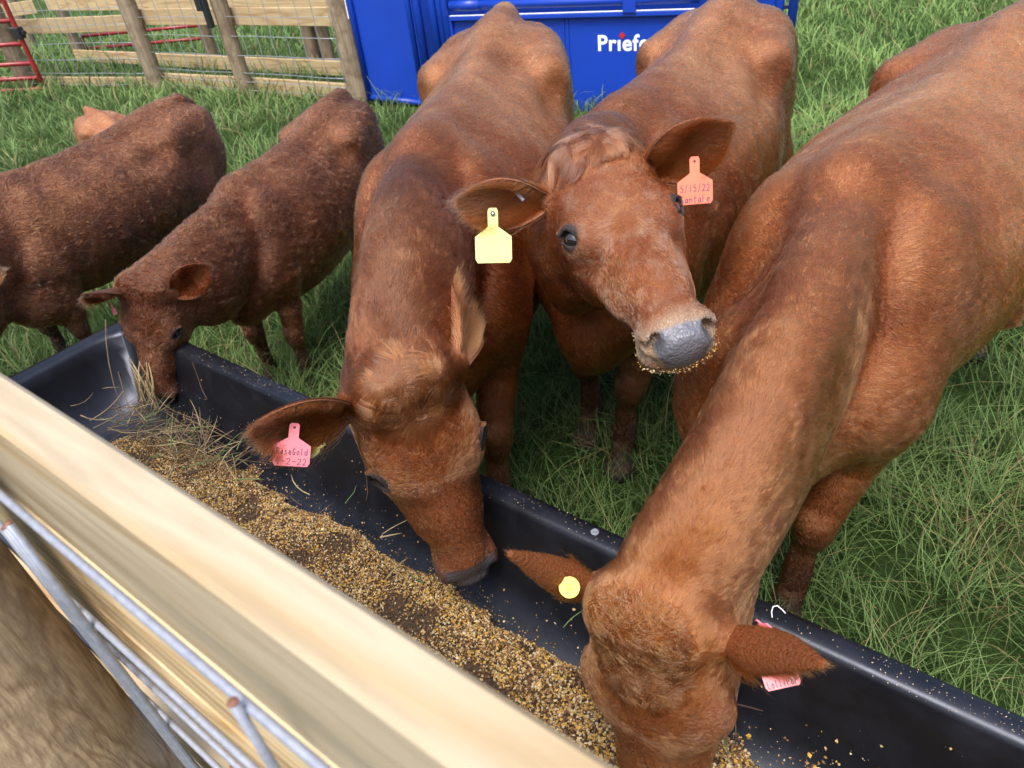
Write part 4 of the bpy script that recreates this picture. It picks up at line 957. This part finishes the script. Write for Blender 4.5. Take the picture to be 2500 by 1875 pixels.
# ------------------------------------------------------------------ blue squeeze chute
def chute():
    P0 = np.array([-1.009, 6.827, 0]); d = np.array([.874, -.486, 0]); n = np.array([-.486, -.874, 0])     # n faces the viewer
    root = empty('squeeze_chute', P0 + d * 1.8, 'royal blue steel cattle squeeze chute with white lettering, behind the herd', 'cattle chute')
    def pt(s, z, o=0): return P0 + d * s + n * o + UPV * z
    def bx(name, s0, s1, z0, z1, o0, o1, m=BLUE, bev=.004):
        b = MB(); b.box(pt((s0 + s1) / 2, (z0 + z1) / 2, (o0 + o1) / 2), d, n, UPV, (s1 - s0) / 2, (o1 - o0) / 2, (z1 - z0) / 2, bev=bev); return b.build(name, m, root)
    def tb(name, pts, r, m=BLUE): b = MB(); b.tube([pt(*p) for p in pts], r, 16); return b.build(name, m, root, True)
    TOP = 1.75
    tb('frame_post', [(-.01, -.02, 0), (-.01, TOP, 0)], .026); tb('frame_post', [(.075, .05, .01), (.075, TOP, .01)], .027)
    for z in (.105, .62, 1.5): tb('hinge', [(-.045, z, 0), (.03, z, 0)], .034)
    bx('door_panel', .09, .625, .05, TOP, -.012, -.002); tb('door_frame', [(.05, .075, .005), (.64, .03, .005)], .024); tb('door_frame', [(.64, .03, .005), (.64, TOP, .005)], .024)
    bx('base_skid', .1, 3.5, .0, .04, -.10, -.04); tb('frame_post', [(.722, .0, .0), (.722, TOP, 0)], .032)
    bx('white_edge', .676, .684, .1, TOP, .01, .016, BLUE, .001); bx('shade_sheet', .745, .83, .05, TOP, -.2, -.19, GAPSHADE)  # near-black sheet set back in the gap as its shade
    for s in (.865, .93, .985): tb('door_frame', [(s, .0, .0 if s < .95 else .012), (s, TOP, .0 if s < .95 else .012)], .034 if s < .9 else .03)
    bx('side_panel', .84, 2.99, -.01, .685, -.02, -.004); bx('panel_trim', 1.0, 1.035, .0, .72, .0, .022)
    bx('ledge', 1.03, 2.965, .680, .716, -.02, .035, BLUE, .006); bx('ledge_highlight', 1.03, 2.965, .7165, .7195, .006, .034, WHITE, .0)  # thin white strip painted as the highlight along the ledge
    for s in (1.985, 2.018): bx('seam_rib', s - .005, s + .005, .02, .679, -.004, .006, BLUE, .002)
    b = MB(); b.tube([pt(1.06, .785, 0), pt(2.99, .785, 0)], .038, 20); b.tube([pt(1.05, .785, 0), pt(1.30, .785, 0)], .043, 20); b.tube([pt(1.03, .785, 0), pt(1.06, .785, 0)], .033, 20); b.build('locking_tube', BLUE, root, True)
    bx('upper_rail', 1.0, 3.0, .855, .885, -.03, .03); bx('rail_clamp', 2.462, 2.555, .70, .85, -.01, .05, BLUE, .012)
    bx('side_panel', 1.0, 2.99, .90, TOP, -.05, -.035)
    bx('shade_sheet', 2.99, 3.08, .0, TOP, -.3, -.29, GAPSHADE); tb('frame_post', [(3.14, 0, 0), (3.14, TOP, 0)], .04); tb('frame_post', [(3.52, .0, 0), (3.52, TOP, 0)], .032); tb('frame_post', [(3.595, .30, .0), (3.595, TOP, 0)], .017)
    for z in np.arange(.35, 1.6, .12): bx('ratchet_tooth', 3.54, 3.58, z - .012, z + .012, -.008, .008, BLACKP, .002)
    for s in (0, 3.52): tb('frame_post', [(s, 0, -.85), (s, TOP, -.85)], .03)
    tb('top_rail', [(-.02, TOP, 0), (3.55, TOP, 0)], .03); tb('top_rail', [(-.02, TOP, -.85), (3.55, TOP, -.85)], .03)
    for s in (0, 3.52): tb('cross_rail', [(s, TOP, 0), (s, TOP, -.85)], .03)
    bx('side_panel', .1, 3.4, .02, TOP, -.87, -.86)
    bx('decal', .0, .05, .72, 1.1, .028, .030, WHITE, 0)
    # lettering
    tc = bpy.data.curves.new('lettering', 'FONT'); tc.body = 'Pr\u0131efert'; tc.size = .152; tc.offset = .0035; tc.extrude = .0008; tc.space_character = 1.08
    to = bpy.data.objects.new('lettering_src', tc); COL.objects.link(to); dg = bpy.context.evaluated_depsgraph_get(); me = bpy.data.meshes.new_from_object(to.evaluated_get(dg)); bpy.data.objects.remove(to)
    Mx = Matrix.Identity(4)
    for i in range(3): Mx[i][0] = d[i] * 1.03; Mx[i][1] = UPV[i]; Mx[i][2] = n[i]
    Mx.translation = Vector(pt(2.245, .449, -.0025)); me.transform(Mx); me.materials.clear(); link('lettering', me, root, LOGO)
    b = MB(); c = pt(2.441, .551, -.001); b.add([c + d * x + UPV * z + n * o for o in (0, .002) for x, z in ((-.023, 0), (0, -.026), (.023, 0), (0, .026))], [(0, 1, 2, 3), (7, 6, 5, 4), (0, 4, 5, 1), (1, 5, 6, 2), (2, 6, 7, 3), (3, 7, 4, 0)]); b.build('logo_diamond', REDV, root)
chute()
RED = ((.090, .019, .0046), (.172, .047, .0115), (.31, .125, .044))
BRN = ((.034, .0088, .0030), (.100, .026, .0068), (.21, .072, .023))
for k_, c_ in dict(gold=RED, alert=RED, near=((.125, .028, .0065), (.225, .066, .0155), (.34, .132, .043)), calf=BRN, edge=BRN, hidden=RED).items(): HERD[k_]['coat'] = c_
for k_ in ('calf', 'edge'): HERD[k_].update(curly=.26, hair=.017, crestdark=.1)
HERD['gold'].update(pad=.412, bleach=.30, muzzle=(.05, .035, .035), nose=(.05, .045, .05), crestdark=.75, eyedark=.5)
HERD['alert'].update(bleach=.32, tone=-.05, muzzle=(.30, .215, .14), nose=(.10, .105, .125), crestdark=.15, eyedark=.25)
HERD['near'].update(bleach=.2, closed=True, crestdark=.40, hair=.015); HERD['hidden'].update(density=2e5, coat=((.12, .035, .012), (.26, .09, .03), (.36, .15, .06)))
HERD['calf'].update(muzzle=(.10, .05, .035)); HERD['edge'].update(patches=[(at(95, 690, .45), .16, .8), (at(235, 565, .55), .10, .6), (at(455, 480, .55), .10, .85), (at(420, 350, .75), .08, .5)])

GLYPH = {'0': [[(.5, 1), (.1, .7), (.1, .3), (.5, 0), (.9, .3), (.9, .7), (.5, 1)]], '1': [[(.5, 1), (.45, 0)]], '2': [[(.1, .8), (.4, 1), (.8, .85), (.75, .55), (.1, 0), (.9, .05)]],
    '4': [[(.35, 1), (.1, .4), (.9, .45)], [(.7, .8), (.6, 0)]], '5': [[(.85, 1), (.3, .95), (.2, .6), (.7, .6), (.85, .3), (.6, 0), (.1, .1)]], '/': [[(.8, 1.1), (.2, -.1)]], '-': [[(.15, .5), (.85, .5)]],
    'S': [[(.9, .9), (.5, 1), (.15, .8), (.3, .55), (.8, .4), (.8, .1), (.4, 0), (.05, .15)]], 'a': [[(.85, .55), (.4, .6), (.1, .3), (.3, 0), (.75, .15), (.85, .55)], [(.85, .55), (.9, 0)]], 'n': [[(.15, .6), (.15, 0)], [(.15, .4), (.5, .6), (.8, .45), (.85, 0)]],
    't': [[(.5, 1), (.4, .1), (.7, 0)], [(.15, .65), (.85, .7)]], 'F': [[(.15, 0), (.2, 1), (.9, 1)], [(.2, .55), (.7, .55)]], 'e': [[(.15, .3), (.8, .35), (.7, .6), (.3, .6), (.1, .25), (.4, 0), (.85, .1)]],
    'R': [[(.15, 0), (.15, 1), (.7, 1), (.8, .7), (.2, .5), (.9, 0)]], 'o': [[(.5, .6), (.1, .35), (.35, 0), (.8, .15), (.8, .5), (.5, .6)]], 's': [[(.8, .55), (.3, .6), (.3, .35), (.8, .25), (.6, 0), (.1, .05)]],
    'G': [[(.9, .85), (.5, 1), (.1, .6), (.2, .1), (.7, 0), (.9, .4), (.5, .4)]], 'l': [[(.4, 1), (.35, .1), (.6, 0)]], 'd': [[(.8, .5), (.3, .55), (.1, .2), (.5, 0), (.8, .2)], [(.85, 1), (.85, 0)]], 'L': [[(.2, 1), (.15, 0), (.85, .05)]],
    'i': [[(.5, .55), (.5, 0)], [(.5, .8), (.52, .86)]], 'P': [[(.15, 0), (.2, 1), (.8, .95), (.8, .55), (.2, .5)]], 'p': [[(.2, .6), (.15, -.4)], [(.2, .5), (.7, .6), (.8, .2), (.2, .1)]], ' ': []}
def tag_mat(n, c): m = plain(n, c, .42, noise=.08, nscale=40); return m
TAGS = dict(yellow=tag_mat('pale_yellow_tag', (.52, .55, .22)), orange=tag_mat('orange_tag', (.70, .15, .08)), pink=tag_mat('pink_tag', (.66, .17, .22)), bright=tag_mat('bright_yellow_button', (.60, .50, .025)))
INK = plain('faded_ink', (.10, .06, .10), .6); STUD = plain('tag_stud', (.01, .01, .012), .3)
def px_ray(px, py): r = CR @ np.array([px * 2500 / 2212 - CXP, -(py * 2500 / 2212 - CYP), -FPX]); return nrm(r)
def ear_tag(earinfo, top, bot, width, mat, lines=(), near=.012, shoulder=.5, body=.62, stud=False, name='ear_tag', turn=0., frac=.5):
    eo, base, ax, op, wd, L = earinfo; mid = base + ax * L * frac
    r = px_ray(*top); t = (mid - CAM) @ r - near; p0 = CAM + r * t; r2 = px_ray(*bot); p1 = CAM + r2 * (t * 1.0)
    y = p1 - p0; Hh = np.linalg.norm(y); y = y / Hh; nz = nrm(CAM - p0); nz = nrm(nz - y * (nz @ y)); x = np.cross(nz, y) * -1; x = np.cross(-y, nz)
    x = nrm(x * math.cos(turn) + nz * math.sin(turn)); nz = np.cross(x, -y) ; nz = nz if nz @ (CAM - p0) > 0 else -nz
    wv = width * Hh; nw = wv * .28
    side = [(nw * .35, 0), (nw * .5, .05), (nw * .5, .30 if body < .6 else .34), (wv * .5, body - .12 if 0 else .58 - .06), (wv * .5, .93), (wv * .44, 1.0)] if shoulder else []
    side = [(a, b2 * Hh) for a, b2 in side]; poly = [(a, b2) for a, b2 in side] + [(-a, b2) for a, b2 in side[::-1]]
    b = MB(); n = len(poly); front = [p0 + x * a + y * c + nz * .0012 for a, c in poly]; back = [q - nz * .0024 for q in front]
    b.add(front + back, [tuple(range(n)), tuple(range(2 * n - 1, n - 1, -1))] + [(i, n + i, n + (i + 1) % n, (i + 1) % n) for i in range(n)], 0)
    def ribbon(pts, w):
        pts = [np.array(q) for q in pts]
        for a, c in zip(pts[:-1], pts[1:]):
            d = c - a
            if np.linalg.norm(d) < 1e-6: continue
            d = nrm(d); s2 = np.cross(nz, d) * w; b.add([a - d * w * .5 - s2, c + d * w * .5 - s2, c + d * w * .5 + s2, a - d * w * .5 + s2], [(0, 1, 2, 3)], 1)
    rows = len(lines)
    for k, tx in enumerate(lines):
        h = Hh * .145; yy = Hh * (.66 + .23 * k); cw = min(wv * .88 / len(tx), h * .95); x0 = -cw * len(tx) / 2
        for i, ch in enumerate(tx):
            for st in GLYPH.get(ch, []): ribbon([p0 + x * (x0 + cw * (i + .08 + .78 * a)) + y * (yy - (c - .5) * h) + nz * .0015 for a, c in st], Hh * .010)
    pc = p0 + y * Hh * .10; b.tube([pc - nz * .006, pc + nz * (.0045 if stud else .0018)], (.0042 if stud else .0022), 14, 2)
    if stud: b.tube([pc + nz * .0045, pc + nz * .007], .0018, 10, 3)
    return b.build(name, [mat, INK, STUD, WHITE], eo)
def kernels_on(root, b, H, n, seed, f0=.375, f1=.475, tmax=-.10):
    rng = np.random.default_rng(seed); s = H['s']; hc = np.stack([rng.uniform(f0, f1, n), rng.uniform(-.07, .07, n), rng.uniform(-.18, tmax, n)], 1); P = H['o'] + (hc * s) @ H['A']
    for _ in range(10): g = b.grad(P); P = P - b.eval(P)[:, None] * g / np.maximum((g**2).sum(1), .2)[:, None]
    base = np.array([[1, 0, 0], [-1, 0, 0], [0, 1, 0], [0, -1, 0], [0, 0, .7], [0, 0, -.7]], float); f = np.array([[0, 2, 4], [2, 1, 4], [1, 3, 4], [3, 0, 4], [2, 0, 5], [1, 2, 5], [3, 1, 5], [0, 3, 5]])
    sz = rng.uniform(.0006, .0016, n) * np.where(rng.random(n) < .07, 2, 1); q, _ = np.linalg.qr(rng.normal(size=(n, 3, 3))); g = b.grad(P); P = P + g * rng.uniform(.002, .008, (n, 1))
    V = np.einsum('mij,mjk->mik', base[None] * sz[:, None, None], q) + P[:, None]; Fc = (np.arange(n) * 6)[:, None, None] + f[None]
    pal = np.array([[.66, .38, .08], [.62, .48, .26], [.55, .45, .30]]); C = pal[rng.integers(0, 3, n)] * rng.uniform(.7, 1.1, (n, 1))
    o = mesh_np('stuck_grain', V.reshape(-1, 3), Fc.reshape(-1, 3), root, attr_mat('stuck_grain', .6, .3), False, np.repeat(C, 6, 0)); o['kind'] = 'stuff'
def radial(f0, k=1., fwd=.0, side=1.): return lambda f, l, t: ((f - f0) * k + fwd, l * side, -.0)
GRP = 'cattle feeding at the trough'
def herd():
    for h in HERD.values(): h['group'] = GRP
    # the near one, nose deep in the feed at the right
    a = HERD['near']
    r, H, B, b, el = cow('cow', a, 'large orange-brown cow with its head buried in the feed, yellow button in one ear', 'cow', 5,
        (dict(tip=(1085, 1190), open=(.0, .6, -.8), len=.22, width=.034, fringe=.01, bend=-.05, peak=.22, taper=.85, base=.75, inl=.010), dict(tip=(1782, 1436), open=(.35, .2, -.9), len=.21, width=.037, fringe=.03, peak=.3, taper=1.0, base=.7, inl=.012)))
    tuft(r, H, B, b, a, (.05, 0, 0), (.085, .075), .04, 5200, lambda f, l, t: ((f - .0) - l * .7, l + (f - .0) * .7, 0), 51, (.185, .057, .0155), .12, conv=.35)
    e = el[0]; rr = px_ray(1230, 1269); mid = e[1] + e[2] * e[5] * .35; t = (mid - CAM) @ rr - .014; p = CAM + rr * t; nz = nrm(CAM - p + np.array([0, 0, .15]))
    m = MB(); m.tube([p, p + nz * .0022], .0145, 32, 0); m.tube([p + nz * .0022, p + nz * .0040], [.004, .003], 12, 0); m.tube([p + nz * .004, p + nz * .0042], .0012, 8, 1)
    xx = nrm(np.cross(UPV, nz)); yy = np.cross(nz, xx); rg = random.Random(2)
    m.build('ear_tag', [TAGS['bright'], STUD], e[0])
    for k, tx in enumerate(('UNLAWFUL', 'TO REMOVE')):
        tc = bpy.data.curves.new('lettering', 'FONT'); tc.body = tx; tc.size = .0040; tc.align_x = 'CENTER'; tc.extrude = .0001; to = bpy.data.objects.new('src', tc); COL.objects.link(to)
        me = bpy.data.meshes.new_from_object(to.evaluated_get(bpy.context.evaluated_depsgraph_get())); bpy.data.objects.remove(to)
        Mx = Matrix.Identity(4)
        for i in range(3): Mx[i][0] = xx[i]; Mx[i][1] = yy[i]; Mx[i][2] = nz[i]
        Mx.translation = Vector(p + nz * .0024 + yy * (.0085 - .0045 * k)); me.transform(Mx); me.materials.clear(); link('tag_text', me, e[0], INK)
    ear_tag(el[1], (1660, 1386), (1694, 1486), .78, TAGS['pink'], ('4', 'LolliPoP'), near=-.005, frac=.45)
    ear_tag(el[1], (1632, 1340), (1668, 1368), .8, TAGS['pink'], (), near=-.03, frac=.4, turn=1.0, name='ear_tag_back')
    # red one in the middle, nose in the feed
    a = HERD['gold']
    r, H, B, b, el = cow('cow', a, 'red-brown cow with long tan forelock, head lowered into the trough, pink ear tag', 'cow', 4,
        (dict(tip=(538, 925), open=(.1, -.9, .2), len=.225, width=.050, fringe=.045), dict(tip=(972, 602), open=(.75, -.6, .1), len=.22, far=1, width=.062, fringe=.02)))
    tuft(r, H, B, b, a, (.02, 0, 0), (.055, .07), .095, 6500, lambda f, l, t: ((f + .02) * 1.2 + .012, l * 1.3, 0), 41, (.13, .039, .011), .10, r=.0005, conv=.6)
    ear_tag(el[0], (637, 914), (628, 1007), .82, TAGS['pink'], ('RoseGold', '4-2-22'), near=.052)
    ear_tag(el[0], (702, 958), (668, 985), .55, TAGS['yellow'], (), near=.0, turn=.9, name='ear_tag_back')
    # the one with its head up
    a = HERD['alert']
    r, H, B, b, el = cow('cow', a, 'tan-red cow with raised head, yellow tag in one ear and orange in the other', 'cow', 3,
        (dict(tip=(986, 432), open=(.15, -1, .0), len=.19, width=.052, fringe=.02), dict(tip=(1582, 262), open=(-.2, -1, .05), len=.20, width=.058, fringe=.02)))
    tuft(r, H, B, b, a, (-.01, 0, 0), (.04, .055), .085, 6000, lambda f, l, t: ((f + .03) + .03, l * 1.4, 0), 31, (.105, .031, .010), .30, r=.0005, conv=.75)
    ear_tag(el[0], (1064, 449), (1067, 568), .68, TAGS['yellow'], (), near=.03, stud=True)
    ear_tag(el[1], (1500, 338), (1502, 441), .74, TAGS['orange'], ('5/15/22', 'SantaFe'), near=.03)
    q0, q1 = px_ray(1113, 413), px_ray(1131, 433); mid = el[0][1] + el[0][2] * .03; t = (mid - CAM) @ q0 - .03
    m = MB(); m.tube([CAM + q0 * t, CAM + q1 * (t - .004)], .0038, 12); m.build('ear_clip', GALV, el[0][0])
    kernels_on(r, b, H, 900, 8)
    # calves
    a = HERD['calf']
    r, H, B, b, el = cow('calf', a, 'small curly dark brown calf nosing the hay at the end of the trough', 'calf', 6,
        (dict(tip=(177, 637), open=(.1, -.8, -.5), len=.20, width=.05, fringe=.015), dict(tip=(450, 572), open=(-.1, -1, .0), len=.21, width=.06, fringe=.02)))
    ear_tag(el[0], (239, 655), (250, 680), .7, TAGS['pink'], (), near=-.03, turn=1.2)
    a = HERD['edge']
    cow('calf', a, 'curly dark brown calf with dirty flank, standing at the end of the trough, head cropped', 'calf', 7,
        (dict(tip=(-150, 640), open=(0, -1, 0), len=.2), dict(tip=(42, 556), open=(-.1, -1, .2), len=.34, width=.06)))
    a = HERD['hidden']
    cow('calf', a, 'smooth light tan calf mostly hidden behind the curly calf, only its rump in view', 'calf', 9,
        (dict(tip=(330, 250), open=(0, -1, 0), len=.17), dict(tip=(360, 300), open=(0, -1, 0), len=.17)))
herd()
